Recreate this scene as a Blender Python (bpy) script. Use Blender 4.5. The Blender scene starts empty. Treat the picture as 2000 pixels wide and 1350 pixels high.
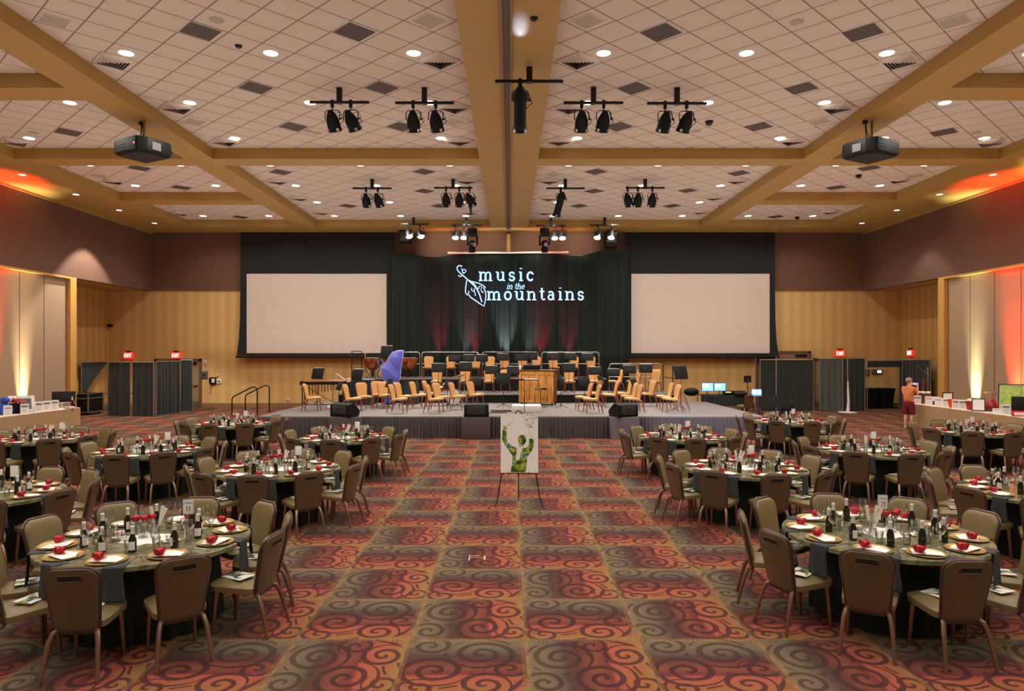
import bpy, bmesh, math, random
from mathutils import Vector, Matrix
random.seed(7)
PI = math.pi
SC = bpy.context.scene
COL = SC.collection
F, CX, CY, H = 1370.0, 996.0, 690.0, 2.45      # focal length in photo pixels, vanishing point, camera height


def G(px, py, z=0.0):
    """The place of a photo pixel lying at height z."""
    y = (H - z) * F / (py - CY)
    return Vector(((px - CX) * y / F, y, z))


def D(px, py, d):
    """The place of a photo pixel lying at depth d."""
    return Vector(((px - CX) * d / F, d, H - (py - CY) * d / F))


# ------------------------------------------------------------------ materials
def lin(c):
    out = []
    for v in c[:3]:
        v = v / 255.0
        out.append(v / 12.92 if v <= 0.04045 else ((v + 0.055) / 1.055) ** 2.4)
    return (*out, 1.0)


MATS = {}


def mat(name, c, rough=0.6, metal=0.0, emit=None, es=0.0, spec=0.5, noise=0.0, nscale=30.0, sheen=0.0, trans=0.0, bump=0.0, coat=0.0):
    if name in MATS:
        return MATS[name]
    m = bpy.data.materials.new(name)
    m.use_nodes = True
    nt = m.node_tree
    b = nt.nodes['Principled BSDF']
    b.inputs['Base Color'].default_value = lin(c)
    b.inputs['Roughness'].default_value = rough
    b.inputs['Metallic'].default_value = metal
    b.inputs['Specular IOR Level'].default_value = spec
    b.inputs['Sheen Weight'].default_value = sheen
    b.inputs['Coat Weight'].default_value = coat
    b.inputs['Transmission Weight'].default_value = trans
    if emit:
        b.inputs['Emission Color'].default_value = lin(emit)
        b.inputs['Emission Strength'].default_value = es
    if noise or bump:
        tc = nt.nodes.new('ShaderNodeTexCoord')
        n = nt.nodes.new('ShaderNodeTexNoise')
        n.inputs['Scale'].default_value = nscale
        n.inputs['Detail'].default_value = 4
        nt.links.new(tc.outputs['Object'], n.inputs['Vector'])
        if noise:
            r = nt.nodes.new('ShaderNodeValToRGB')
            lc = lin(c)
            r.color_ramp.elements[0].position = 0.3
            r.color_ramp.elements[1].position = 0.7
            r.color_ramp.elements[0].color = tuple(v * (1 - noise) for v in lc[:3]) + (1,)
            r.color_ramp.elements[1].color = tuple(min(1, v * (1 + noise)) for v in lc[:3]) + (1,)
            nt.links.new(n.outputs['Fac'], r.inputs['Fac'])
            nt.links.new(r.outputs['Color'], b.inputs['Base Color'])
        if bump:
            bp = nt.nodes.new('ShaderNodeBump')
            bp.inputs['Strength'].default_value = bump
            bp.inputs['Distance'].default_value = 0.01
            nt.links.new(n.outputs['Fac'], bp.inputs['Height'])
            nt.links.new(bp.outputs['Normal'], b.inputs['Normal'])
    MATS[name] = m
    return m


class E:
    """A float socket with arithmetic: builds math nodes."""
    nt = None

    def __init__(s, v):
        s.v = v

    @staticmethod
    def op(o, *a):
        n = E.nt.nodes.new('ShaderNodeMath')
        n.operation = o
        for i, x in enumerate(a):
            x = x.v if isinstance(x, E) else x
            if isinstance(x, (int, float)):
                n.inputs[i].default_value = x
            else:
                E.nt.links.new(x, n.inputs[i])
        return E(n.outputs[0])

    def __add__(s, o): return E.op('ADD', s, o)
    def __radd__(s, o): return E.op('ADD', o, s)
    def __sub__(s, o): return E.op('SUBTRACT', s, o)
    def __rsub__(s, o): return E.op('SUBTRACT', o, s)
    def __mul__(s, o): return E.op('MULTIPLY', s, o)
    def __rmul__(s, o): return E.op('MULTIPLY', o, s)
    def __truediv__(s, o): return E.op('DIVIDE', s, o)
    def lt(s, o): return E.op('LESS_THAN', s, o)
    def gt(s, o): return E.op('GREATER_THAN', s, o)
    def fract(s): return E.op('FRACT', s)
    def floor(s): return E.op('FLOOR', s)
    def abs(s): return E.op('ABSOLUTE', s)
    def sin(s): return E.op('SINE', s)
    def max(s, o): return E.op('MAXIMUM', s, o)
    def min(s, o): return E.op('MINIMUM', s, o)
    def sqrt(s): return E.op('SQRT', s)


def nodemat(name, rough=0.8, spec=0.3):
    m = bpy.data.materials.new(name)
    m.use_nodes = True
    nt = m.node_tree
    E.nt = nt
    b = nt.nodes['Principled BSDF']
    b.inputs['Roughness'].default_value = rough
    b.inputs['Specular IOR Level'].default_value = spec
    tc = nt.nodes.new('ShaderNodeTexCoord')
    sp = nt.nodes.new('ShaderNodeSeparateXYZ')
    nt.links.new(tc.outputs['Object'], sp.inputs[0])
    MATS[name] = m
    return m, nt, b, E(sp.outputs[0]), E(sp.outputs[1]), E(sp.outputs[2]), tc


def mixc(nt, fac, a, b):
    n = nt.nodes.new('ShaderNodeMix')
    n.data_type = 'RGBA'
    for i, x in ((0, fac), (6, a), (7, b)):
        x = x.v if isinstance(x, E) else x
        if isinstance(x, (tuple, float, int)):
            n.inputs[i].default_value = x
        else:
            nt.links.new(x, n.inputs[i])
    return n.outputs[2]


def ramp(nt, fac, stops, interp='LINEAR'):
    r = nt.nodes.new('ShaderNodeValToRGB')
    r.color_ramp.interpolation = interp
    el = r.color_ramp.elements
    el[0].position, el[0].color = stops[0][0], lin(stops[0][1])
    el[1].position, el[1].color = stops[1][0], lin(stops[1][1])
    for p, c in stops[2:]:
        e = el.new(p)
        e.color = lin(c)
    nt.links.new(fac.v if isinstance(fac, E) else fac, r.inputs[0])
    return r.outputs[0]


def noise_node(nt, tc, scale, detail=3, vec=None):
    n = nt.nodes.new('ShaderNodeTexNoise')
    n.inputs['Scale'].default_value = scale
    n.inputs['Detail'].default_value = detail
    nt.links.new(vec or tc.outputs['Object'], n.inputs['Vector'])
    return E(n.outputs['Fac'])


def carpet_material():
    m, nt, b, x, y, z, tc = nodemat('swirl_carpet', 0.95, 0.1)
    T = 0.98
    wob = noise_node(nt, tc, 5.0, 2) - 0.5
    gx = (x - 0.127) / T + wob * 0.03
    gy = (y - 6.0) / T + wob * 0.03
    fx, fy = gx.fract(), gy.fract()
    par = ((gx.floor() + gy.floor()) * 0.5).fract().lt(0.25)          # 1: bands run away from the camera
    ip = 1.0 - par
    u = par * (1.0 - fy) + ip * fx
    v = par * fx + ip * fy
    cell = (gx.floor() * 12.9898 + gy.floor() * 78.233).sin() * 0.04
    base = ramp(nt, u + wob * 0.08 + cell * 0.5, [(0.0, (122, 104, 74)), (0.04, (110, 97, 74)), (0.14, (107, 96, 77)), (0.27, (92, 80, 68)),
                            (0.33, (78, 60, 54)), (0.42, (92, 54, 49)), (0.55, (118, 70, 53)), (0.66, (106, 52, 49)),
                            (0.70, (154, 80, 64)), (0.82, (152, 88, 62)), (0.92, (144, 94, 60)), (1.0, (138, 108, 72))])
    dark = None
    SP = [(0.29, 0.64, 0.27, 0.118, 1), (0.60, 0.27, 0.27, 0.12, -1), (0.83, 0.68, 0.19, 0.1, 1),
          (0.89, 0.17, 0.15, 0.09, 1), (0.14, 0.19, 0.19, 0.1, -1), (0.57, 0.86, 0.17, 0.095, -1)]
    cover = None
    for cu, cv, R, p, s in SP:
        du, dv = u - cu, (v - cv) * 0.92
        r = (du * du + dv * dv).sqrt()
        th = E.op('ARCTAN2', dv, du) * (s / (2 * PI))
        ph = r / p + th
        band = ph.fract().lt(0.44 - 0.1 * (1.0 - r / R))
        ins = r.lt(R)
        k = band * ins
        dark = k if dark is None else dark.max(k)
        cover = ins if cover is None else cover.max(ins)
    w1 = (v - 0.5 - (u * 9.0 + 0.6).sin() * 0.33).abs().lt(0.045)
    w2 = (v - 0.45 - (u * 7.0 + 3.4).sin() * 0.42).abs().lt(0.035)
    w3 = (u - 0.5 - (v * 8.0 + 1.0).sin() * 0.4).abs().lt(0.04)
    dark = dark.max(w1.max(w2).max(w3) * (1.0 - cover))
    dcol = ramp(nt, u, [(0.0, (78, 60, 46)), (0.3, (64, 52, 47)), (0.5, (64, 38, 38)), (1.0, (74, 42, 45))])
    # shuttle marks along the tile edges
    edge = (v.lt(0.03)).max(v.gt(0.965))
    bar = (u * 34.0).fract().lt(0.4) * ((u * 5.0 + cell * 40.0).fract().lt(0.55))
    edge2 = u.lt(0.03).max(u.gt(0.985))
    bar2 = (v * 24.0).fract().lt(0.35) * ((v * 4.0 + 0.3).fract().lt(0.5))
    ebar = (v.lt(0.1)).max(v.gt(0.9)) * bar * (u.gt(0.1)) * (u.lt(0.9))
    c = mixc(nt, dark * 0.88, base, dcol)
    c = mixc(nt, edge * 0.4, c, lin((132, 102, 68)))
    c = mixc(nt, edge2 * 0.55, c, lin((140, 112, 74)))
    c = mixc(nt, (ebar).max(edge2 * bar2) * 0.6, c, lin((76, 54, 48)))
    fine = noise_node(nt, tc, 140.0, 2)
    c = mixc(nt, (fine - 0.35) * 0.3, c, lin((84, 56, 54)))
    nt.links.new(c, b.inputs['Base Color'])
    return m


def tile_material():
    m, nt, b, x, y, z, tc = nodemat('ceiling_tiles', 0.95, 0.1)
    a = (x / 0.914 + y / 0.874 + 0.197).fract()
    c = (x / 0.914 - y / 0.874 + 0.843).fract()
    g = a.lt(0.04).max(c.lt(0.04))
    n = noise_node(nt, tc, 90.0, 3)
    base = mixc(nt, n, lin((205, 190, 178)), lin((224, 210, 198)))
    nt.links.new(mixc(nt, g, base, lin((142, 120, 106))), b.inputs['Base Color'])
    return m


def stripe_material(name, axis, c1, c2, period=0.62, rough=0.7):
    m, nt, b, x, y, z, tc = nodemat(name, rough, 0.25)
    t = x if axis == 'x' else y
    s = ((t / period).fract() - 0.5).abs() * 2.0
    s2 = ((t / (period * 2.7) + 0.2).fract() - 0.5).abs() * 2.0
    n = noise_node(nt, tc, 3.0, 4)
    f = (s * 1.6 - 0.3).min(1.0).max(0.0) * 0.55 + s2 * 0.25 + n * 0.2
    nt.links.new(mixc(nt, f, lin(c1), lin(c2)), b.inputs['Base Color'])
    return m


def table_material():
    m, nt, b, x, y, z, tc = nodemat('swirled_olive_laminate', 0.22, 0.5)
    mp = nt.nodes.new('ShaderNodeMapping')
    mp.inputs['Scale'].default_value = (1.0, 2.2, 1.0)
    nt.links.new(tc.outputs['Object'], mp.inputs['Vector'])
    n = noise_node(nt, tc, 3.2, 5, mp.outputs[0])
    w = (n * 34.0).sin() * 0.5 + 0.5
    n2 = noise_node(nt, tc, 7.0, 3)
    c = mixc(nt, w * 0.55 + n2 * 0.3, lin((84, 84, 58)), lin((142, 138, 104)))
    nt.links.new(c, b.inputs['Base Color'])
    return m


def glass_material():
    m = bpy.data.materials.new('clear_glass')
    m.use_nodes = True
    nt = m.node_tree
    nt.nodes.clear()
    o = nt.nodes.new('ShaderNodeOutputMaterial')
    t = nt.nodes.new('ShaderNodeBsdfTransparent')
    t.inputs[0].default_value = (0.93, 0.95, 0.94, 1)
    g = nt.nodes.new('ShaderNodeBsdfGlossy')
    g.inputs['Roughness'].default_value = 0.09
    fr = nt.nodes.new('ShaderNodeLayerWeight')
    fr.inputs[0].default_value = 0.72
    mx = nt.nodes.new('ShaderNodeMixShader')
    nt.links.new(fr.outputs['Facing'], mx.inputs[0])
    nt.links.new(t.outputs[0], mx.inputs[1])
    nt.links.new(g.outputs[0], mx.inputs[2])
    nt.links.new(mx.outputs[0], o.inputs[0])
    MATS['clear_glass'] = m
    return m


def wood_material():
    m, nt, b, x, y, z, tc = nodemat('knotty_honey_wood', 0.45, 0.4)
    mp = nt.nodes.new('ShaderNodeMapping')
    mp.inputs['Scale'].default_value = (9.0, 3.0, 1.1)
    nt.links.new(tc.outputs['Object'], mp.inputs['Vector'])
    n = noise_node(nt, tc, 2.0, 6, mp.outputs[0])
    nt.links.new(ramp(nt, (n * 14.0).sin() * 0.5 + 0.5, [(0, (172, 108, 48)), (0.6, (204, 142, 70)), (1, (222, 164, 88))]), b.inputs['Base Color'])
    return m


def art_material():
    m, nt, b, x, y, z, tc = nodemat('green_blue_art_print', 0.5, 0.3)
    n = noise_node(nt, tc, 9.0, 4)
    nt.links.new(ramp(nt, n, [(0.3, (24, 34, 26)), (0.42, (58, 84, 40)), (0.5, (120, 140, 52)), (0.56, (190, 190, 60)), (0.6, (44, 130, 170)), (0.7, (40, 66, 60))]), b.inputs['Base Color'])
    return m


# ------------------------------------------------------------------ mesh builder
def rpoly(corners, radii, n=5):
    """Corners of a convex polygon rounded with the given radii."""
    out = []
    k = len(corners)
    for i in range(k):
        p = Vector(corners[i])
        a = (Vector(corners[i - 1]) - p).normalized()
        b = (Vector(corners[(i + 1) % k]) - p).normalized()
        r = radii[i] if isinstance(radii, (list, tuple)) else radii
        ang = a.angle(b)
        t = r / math.tan(ang / 2)
        s, e = p + a * t, p + b * t
        c = p + (a + b).normalized() * (r / math.sin(ang / 2))
        v0, v1 = s - c, e - c
        for j in range(n + 1):
            f = j / n
            w = (v0.lerp(v1, f)).normalized() * r
            out.append((c.x + w.x, c.y + w.y))
    return out


class MB:
    def __init__(s):
        s.bm = bmesh.new()
        s.mi = 0

    def V(s, p):
        return s.bm.verts.new(p)

    def face(s, vs):
        try:
            f = s.bm.faces.new(vs)
            f.material_index = s.mi
            return f
        except ValueError:
            return None

    def box(s, x0, x1, y0, y1, z0, z1, bev=0.0, M=None, seg=2):
        t = bmesh.new()
        r = bmesh.ops.create_cube(t, size=1.0)
        for v in t.verts:
            v.co = Vector(((x0 + x1) / 2 + v.co.x * (x1 - x0), (y0 + y1) / 2 + v.co.y * (y1 - y0), (z0 + z1) / 2 + v.co.z * (z1 - z0)))
        if bev:
            bmesh.ops.bevel(t, geom=t.edges[:], offset=bev, segments=seg, affect='EDGES', profile=0.5)
        s.merge(t, M)
        return s

    def merge(s, t, M=None):
        mp = {}
        for v in t.verts:
            mp[v.index if False else v] = s.V(M @ v.co if M else v.co)
        for f in t.faces:
            s.face([mp[v] for v in f.verts])
        t.free()

    def rings(s, rings, cap0=True, cap1=True, closed=True):
        vr = [[s.V(p) for p in r] for r in rings]
        n = len(vr[0])
        for a, b in zip(vr, vr[1:]):
            for i in range(n if closed else n - 1):
                j = (i + 1) % n
                s.face([a[i], a[j], b[j], b[i]])
        if cap0 and closed:
            s.face(list(reversed(vr[0])))
        if cap1 and closed:
            s.face(vr[-1])
        return s

    def tube(s, pts, r, n=8, closed=False, flat=1.0):
        pts = [Vector(p) for p in pts]
        k = len(pts)
        rs = r if isinstance(r, (list, tuple)) else [r] * k
        up = None
        rings = []
        for i in range(k):
            if closed:
                t = (pts[(i + 1) % k] - pts[i - 1])
            else:
                t = pts[min(i + 1, k - 1)] - pts[max(i - 1, 0)]
            if t.length < 1e-9:
                t = Vector((0, 0, 1))
            t.normalize()
            if up is None:
                up = Vector((0, 0, 1)) if abs(t.z) < 0.9 else Vector((0, 1, 0))
            a = t.cross(up)
            if a.length < 1e-5:
                a = t.orthogonal()
            a.normalize()
            b = a.cross(t).normalized()
            up = b
            rings.append([pts[i] + (a * math.cos(2 * PI * j / n) + b * math.sin(2 * PI * j / n) * flat) * rs[i] for j in range(n)])
        if closed:
            rings.append(rings[0])
            return s.rings(rings, False, False)
        return s.rings(rings)

    def cyl(s, p0, p1, r0, r1=None, n=16):
        return s.tube([p0, p1], [r0, r0 if r1 is None else r1], n)

    def lathe(s, prof, n=24, c=(0, 0, 0), M=None, cap=False):
        c = Vector(c)
        rings = []
        for r, z in prof:
            ring = []
            for j in range(n):
                a = 2 * PI * j / n
                p = Vector((r * math.cos(a), r * math.sin(a), z))
                ring.append((M @ p if M else p) + c)
            rings.append(ring)
        return s.rings(rings, cap, cap)

    def prism(s, pts, z0, z1, M=None):
        a = [Vector((p[0], p[1], z0)) for p in pts]
        b = [Vector((p[0], p[1], z1)) for p in pts]
        if M:
            a = [M @ p for p in a]
            b = [M @ p for p in b]
        return s.rings([a, b])

    def grid(s, fn, nu, nv):
        g = [[s.V(fn(i / nu, j / nv)) for j in range(nv + 1)] for i in range(nu + 1)]
        for i in range(nu):
            for j in range(nv):
                s.face([g[i][j], g[i + 1][j], g[i + 1][j + 1], g[i][j + 1]])
        return s

    def ball(s, c, r, n=12, m=8):
        c = Vector(c)
        r = r if isinstance(r, (tuple, list)) else (r, r, r)
        rings = []
        for i in range(m + 1):
            t = -PI / 2 + PI * (0.02 + 0.96 * i / m)
            rings.append([c + Vector((r[0] * math.cos(t) * math.cos(2 * PI * j / n), r[1] * math.cos(t) * math.sin(2 * PI * j / n), r[2] * math.sin(t))) for j in range(n)])
        return s.rings(rings)

    def mat(s, i):
        s.mi = i
        return s

    def build(s, name, mats, parent=None, smooth=True, loc=None, rot=None, kind=None, norm=True, angle=0.6):
        me = bpy.data.meshes.new(name)
        if norm:
            bmesh.ops.recalc_face_normals(s.bm, faces=s.bm.faces[:])
        s.bm.to_mesh(me)
        s.bm.free()
        for m in (mats if isinstance(mats, (list, tuple)) else [mats]):
            me.materials.append(m)
        if smooth:
            me.shade_smooth()
            me.set_sharp_from_angle(angle=angle)
        o = bpy.data.objects.new(name, me)
        COL.objects.link(o)
        if parent:
            o.parent = parent
        if loc is not None:
            o.location = loc
        if rot is not None:
            o.rotation_euler = rot
        if kind:
            o['kind'] = kind
        return o


def tag(o, label, cat, group=None):
    o['label'] = label
    o['category'] = cat
    if group:
        o['group'] = group
    return o


def thing(name, label, cat, loc=(0, 0, 0), rz=0.0, group=None):
    o = bpy.data.objects.new(name, None)
    o.empty_display_size = 0.1
    COL.objects.link(o)
    o.location = loc
    o.rotation_euler = (0, 0, rz)
    return tag(o, label, cat, group)


KIDS = {}


def kids(o):
    if o not in KIDS:
        KIDS[o] = [c for c in o.children]
    return KIDS[o]


def dup(src, loc, rz=0.0, label=None, group=None, scale=None):
    def cp(o, parent):
        c = o.copy()
        COL.objects.link(c)
        if parent:
            c.parent = parent
        for k in kids(o):
            cp(k, c)
        return c
    r = cp(src, None)
    r.location = loc
    r.rotation_euler = (src.rotation_euler[0], src.rotation_euler[1], rz)
    if label:
        r['label'] = label
    if group:
        r['group'] = group
    if scale:
        r.scale = scale
    return r


class Proto:
    """Builds a thing once, then copies it; the first call places the original itself."""

    def __init__(s, make):
        s.make, s.o, s.used = make, None, False

    def put(s, loc, rz=0.0, label=None, group=None, scale=None):
        if s.o is None:
            s.o = s.make()
            kids(s.o)
            o = s.o
            o.location = loc
            o.rotation_euler[2] = rz
            if label:
                o['label'] = label
            if group:
                o['group'] = group
            if scale:
                o.scale = scale
            return o
        o = dup(s.o, loc, rz, label, group, scale)
        if not scale:
            o.scale = (1, 1, 1)
        return o


def struct(name, b, m, smooth=False):
    return b.build(name, m, smooth=smooth, kind='structure')


# colours
M_brownback = mat('brown_vinyl', (98, 81, 58), 0.36, spec=0.5, noise=0.06, nscale=60)
M_olive = mat('olive_gold_upholstery', (122, 106, 68), 0.45, spec=0.5, noise=0.08, nscale=90)
M_bronze = mat('bronze_tube', (160, 130, 108), 0.28, metal=0.85)
M_rim = mat('dark_bronze_rim', (92, 74, 66), 0.25, metal=0.6, spec=0.6)
M_slot = mat('dark_handle_recess', (34, 24, 18), 0.7)
M_tan = mat('tan_orange_upholstery', (204, 156, 98), 0.7, noise=0.06, nscale=80)
M_tanb = mat('tan_shell', (192, 138, 84), 0.6)
M_copper_leg = mat('copper_tube', (180, 116, 92), 0.3, metal=0.85)
M_black = mat('black_plastic', (16, 17, 16), 0.6, spec=0.25)
M_blackm = mat('black_metal', (22, 22, 23), 0.4, metal=0.3)
M_gloss = mat('black_gloss', (14, 14, 15), 0.15)
M_chrome = mat('chrome', (205, 205, 208), 0.18, metal=1.0)
M_silver = mat('silver_pipe', (196, 192, 188), 0.3, metal=0.9)
M_white = mat('white_paper', (236, 234, 230), 0.7)
M_cream = mat('cream_paper', (226, 220, 204), 0.7)
M_grey = mat('grey_print', (120, 118, 116), 0.7)
M_red = mat('red_petals', (176, 22, 34), 0.55, noise=0.2, nscale=60)
M_green = mat('green_leaves', (48, 84, 40), 0.6)
M_gold = mat('gold_charger', (186, 156, 88), 0.3, metal=0.6)
M_porc = mat('white_porcelain', (238, 236, 232), 0.2)
M_napkin = mat('slate_napkin', (48, 53, 52), 0.85, noise=0.1)
M_skirt = mat('dark_green_black_cloth', (14, 24, 20), 0.8, noise=0.1)
M_bottle = mat('dark_bottle_glass', (22, 28, 14), 0.08, spec=0.7)
M_wine = mat('red_wine_dark', (48, 10, 14), 0.1)
M_foil = mat('white_foil', (226, 222, 220), 0.35)
M_steel = mat('steel_cutlery', (200, 198, 192), 0.2, metal=1.0)
M_glass = glass_material()
M_table = table_material()
M_wood = wood_material()
M_art = art_material()
M_carpet = carpet_material()
M_tiles = tile_material()
M_beam = mat('ochre_paint', (172, 137, 72), 0.5, noise=0.04, nscale=2)
M_beamside = M_beam
M_mauve = mat('brown_mauve_paint', (108, 77, 62), 0.85, noise=0.04, nscale=3)
M_gold_x = stripe_material('gold_stripe_wallpaper_x', 'x', (206, 168, 106), (226, 189, 126), 0.48)
M_gold_y = stripe_material('gold_stripe_wallpaper_y', 'y', (188, 146, 84), (208, 168, 104), 0.48)
M_panel = mat('beige_fabric_panel', (168, 142, 114), 0.85, noise=0.03, nscale=40)
M_seam = mat('dark_seam', (92, 78, 62), 0.8)
M_column = mat('gold_column_wood', (206, 158, 84), 0.5)
M_base = mat('tan_baseboard', (138, 106, 70), 0.6)
M_drape = mat('black_velvet_drape', (38, 45, 41), 0.9, sheen=0.2, noise=0.15, nscale=12)
M_curtain = mat('stage_curtain_black_green', (13, 28, 22), 0.9)
M_stagefloor = mat('grey_stage_deck', (108, 101, 99), 0.7, noise=0.08, nscale=4)
M_stageskirt = mat('charcoal_stage_skirt', (84, 78, 80), 0.85)
M_deckedge = mat('deck_edge', (150, 146, 140), 0.4, metal=0.5)
M_screen = mat('projection_screen_white', (208, 194, 184), 0.8)
M_screenb = mat('screen_black_masking', (17, 19, 18), 0.8)
M_tbl = mat('tan_tablecloth', (176, 146, 108), 0.85, noise=0.06, nscale=6)
M_tbltop = mat('cream_tabletop_cloth', (226, 214, 192), 0.8)
M_vent = mat('grey_perforated_panel', (112, 98, 92), 0.7)
M_ventlight = mat('pale_grille', (176, 164, 148), 0.7)
M_dark = mat('dark_void', (30, 26, 28), 0.8)
M_frost = mat('lamp_lens', (255, 250, 240), 0.4, emit=(255, 246, 232), es=9.0)
M_trimwhite = mat('white_trim_ring', (222, 208, 196), 0.5)

# ------------------------------------------------------------------ the room
ZB, ZT = 7.88, 8.18            # beam underside, tile ceiling
XL, XR = -16.15, 15.95         # upper side walls
YB, Y0 = 31.65, -5.0
struct('floor', MB().box(-18.6, 18.2, Y0, YB, -0.1, 0.0), M_carpet)
struct('ceiling', MB().box(-14.2, 14.0, Y0, 30.6, ZT, ZT + 0.1), M_tiles)


def beam(x0, x1, y0, y1, z0=ZB, z1=ZT + 0.05, m=None):
    return struct('ceiling_beam', MB().box(x0, x1, y0, y1, z0, z1), m or M_beam)


beam(-0.86, 0.79, Y0, 30.1)
beam(-9.1, -8.3, Y0, 30.1)
beam(8.2, 9.0, Y0, 30.1)
for y in (9.0, 19.6):
    beam(-8.3, -0.86, y if y > 10 else 8.4, (y if y > 10 else 8.4) + 0.72)
    beam(0.79, 8.2, y if y > 10 else 8.4, (y if y > 10 else 8.4) + 0.72)
for y in (9.1, 14.35, 19.6, 24.95):
    beam(-13.85, -9.1, y, y + 0.72)
    beam(9.0, 13.7, y, y + 0.72)
struct('soffit_left', MB().box(XL - 0.3, -13.85, Y0, YB, ZB, ZT + 0.05), M_beam)
struct('soffit_right', MB().box(13.7, XR + 0.3, Y0, YB, ZB, ZT + 0.05), M_beam)
struct('soffit_back', MB().box(-13.85, 13.7, 30.1, YB, ZB, ZT + 0.05), M_beam)
# partition track under the middle beam and its end on the back wall
struct('trim_1', MB().box(-0.125, 0.0, Y0, 31.5, ZB - 0.035, ZB), M_seam)
struct('trim_2', MB().box(-0.165, -0.125, Y0, 31.5, ZB - 0.05, ZB).box(0.0, 0.035, Y0, 31.5, ZB - 0.05, ZB), M_base)
struct('trim_3', MB().box(-0.14, 0.02, YB - 0.1, YB - 0.061, 5.3, ZB - 0.06), M_column)

zt = 5.27
struct('wall_back', MB().box(-18.6, 18.2, YB, YB + 0.2, 0, zt), M_gold_x)
struct('wall_back_upper', MB().box(XL - 0.3, XR + 0.3, YB - 0.06, YB + 0.2, zt, ZB), M_mauve)
struct('wall_left_upper', MB().box(XL - 0.3, XL, Y0, YB, zt - 0.02, ZB), M_mauve)
struct('wall_right_upper', MB().box(XR, XR + 0.3, Y0, YB, zt - 0.02, ZB), M_mauve)
struct('wall_front', MB().box(-18.6, 18.2, Y0 - 0.2, Y0, 0, ZT), M_panel)
# small gilt moulding where the upper walls meet the soffit
struct('trim_4', MB().box(XL, XL + 0.05, Y0, YB, ZB - 0.08, ZB), M_beam)
struct('trim_5', MB().box(XR - 0.05, XR, Y0, YB, ZB - 0.08, ZB), M_beam)
# recesses at the far corners
struct('wall_left_recess', MB().box(-18.3, -18.1, 26.1, YB, 0, zt), M_gold_y)
struct('wall_right_recess', MB().box(17.5, 17.7, 26.1, YB, 0, zt), M_gold_y)
struct('ceiling_left_recess', MB().box(-18.3, XL - 0.3, 26.0, YB, zt - 0.02, zt + 0.1), M_beam)
struct('ceiling_right_recess', MB().box(XR + 0.3, 17.7, 26.0, YB, zt - 0.02, zt + 0.1), M_beam)
struct('wall_left_return', MB().box(-18.3, XL - 0.28, 25.9, 26.1, 0, zt), M_gold_x)
struct('wall_right_return', MB().box(XR + 0.28, 17.7, 25.9, 26.1, 0, zt), M_gold_x)
struct('column_left', MB().box(XL - 0.28, XL + 0.02, 25.75, 26.12, 0, zt - 0.02, 0.01), M_column)
struct('column_right', MB().box(XR - 0.02, XR + 0.28, 25.75, 26.12, 0, zt - 0.02, 0.01), M_column)
for side, xx in ((-1, XL - 0.12), (1, XR + 0.12)):
    nm = 'wall_left' if side < 0 else 'wall_right'
    b = MB()
    b.box(min(xx, xx + side * 0.2), max(xx, xx + side * 0.2), Y0, 25.75, 0, zt - 0.02)
    b.mat(1)
    y = 25.72
    while y > Y0:
        b.box(xx - 0.006, xx + 0.006, y - 0.025, y, 0, zt - 0.03)
        y -= 1.22
    b.box(xx - 0.004, xx + 0.004, Y0, 25.7, zt - 0.1, zt - 0.03)
    struct(nm, b, [M_panel, M_seam])
    # gilt lip along the foot of the upper wall
    struct('trim_6' if side < 0 else 'trim_7', MB().box(min(xx, xx - side * 0.14), max(xx, xx - side * 0.14), Y0, 25.75, zt - 0.09, zt - 0.02), M_column)
struct('baseboard_back', MB().box(-18.1, 17.5, YB - 0.03, YB, 0, 0.2, 0.006), M_base)
struct('baseboard_left', MB().box(-18.1, -18.07, 26.1, YB, 0, 0.2), M_base)
struct('baseboard_right', MB().box(17.47, 17.5, 26.1, YB, 0, 0.2), M_base)

# doors in the back wall
M_door = mat('taupe_door_paint', (152, 128, 98), 0.5)
M_doorfr = mat('brown_door_frame', (106, 84, 58), 0.5)


def door(name, x0, x1, zz, y=YB):
    o = struct(name, MB().box(x0, x1, y - 0.05, y - 0.002, 0, zz, 0.004), M_door)
    MB().box(x0 - 0.1, x0, y - 0.09, y - 0.002, 0, zz + 0.1).box(x1, x1 + 0.1, y - 0.09, y - 0.002, 0, zz + 0.1).box(x0 - 0.1, x1 + 0.1, y - 0.09, y - 0.002, zz, zz + 0.1).build('door_frame', M_doorfr, o, smooth=False)
    MB().box(x0 + 0.08, x1 - 0.06, y - 0.12, y - 0.06, 0.98, 1.06, 0.01).build('push_bar', M_base, o)
    MB().box(x0 + 0.02, x1 - 0.02, y - 0.06, y - 0.049, 0.02, 0.28).build('kick_plate', M_doorfr, o, smooth=False)
    MB().box(x1 - 0.62, x1 - 0.1, y - 0.12, y - 0.05, zz - 0.15, zz - 0.06, 0.01).build('door_closer', M_blackm, o)
    return o


door('door_1', -15.9, -14.0, 2.1)
door('door_2', 11.2, 13.45, 2.45)
door('door_3', 13.75, 15.6, 2.12)

# ------------------------------------------------------------------ banquet chairs
BO = rpoly([(-0.15, 0), (0.15, 0), (0.205, 0.53), (-0.205, 0.53)], [0.06, 0.06, 0.095, 0.095], 6)


def bmap(x, s, off=0.0):
    """Point on the chair back: x across, s up the back, off towards the sitter."""
    return Vector((x, -0.2 - 0.115 * (s / 0.53) ** 1.15 + 0.45 * x * x + off, 0.335 + s * 0.985))


def sc(outline, k, c=(0, 0.28)):
    return [(c[0] + (x - c[0]) * k, c[1] + (y - c[1]) * (1 - (1 - k) * 0.75)) for x, y in outline]


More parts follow.
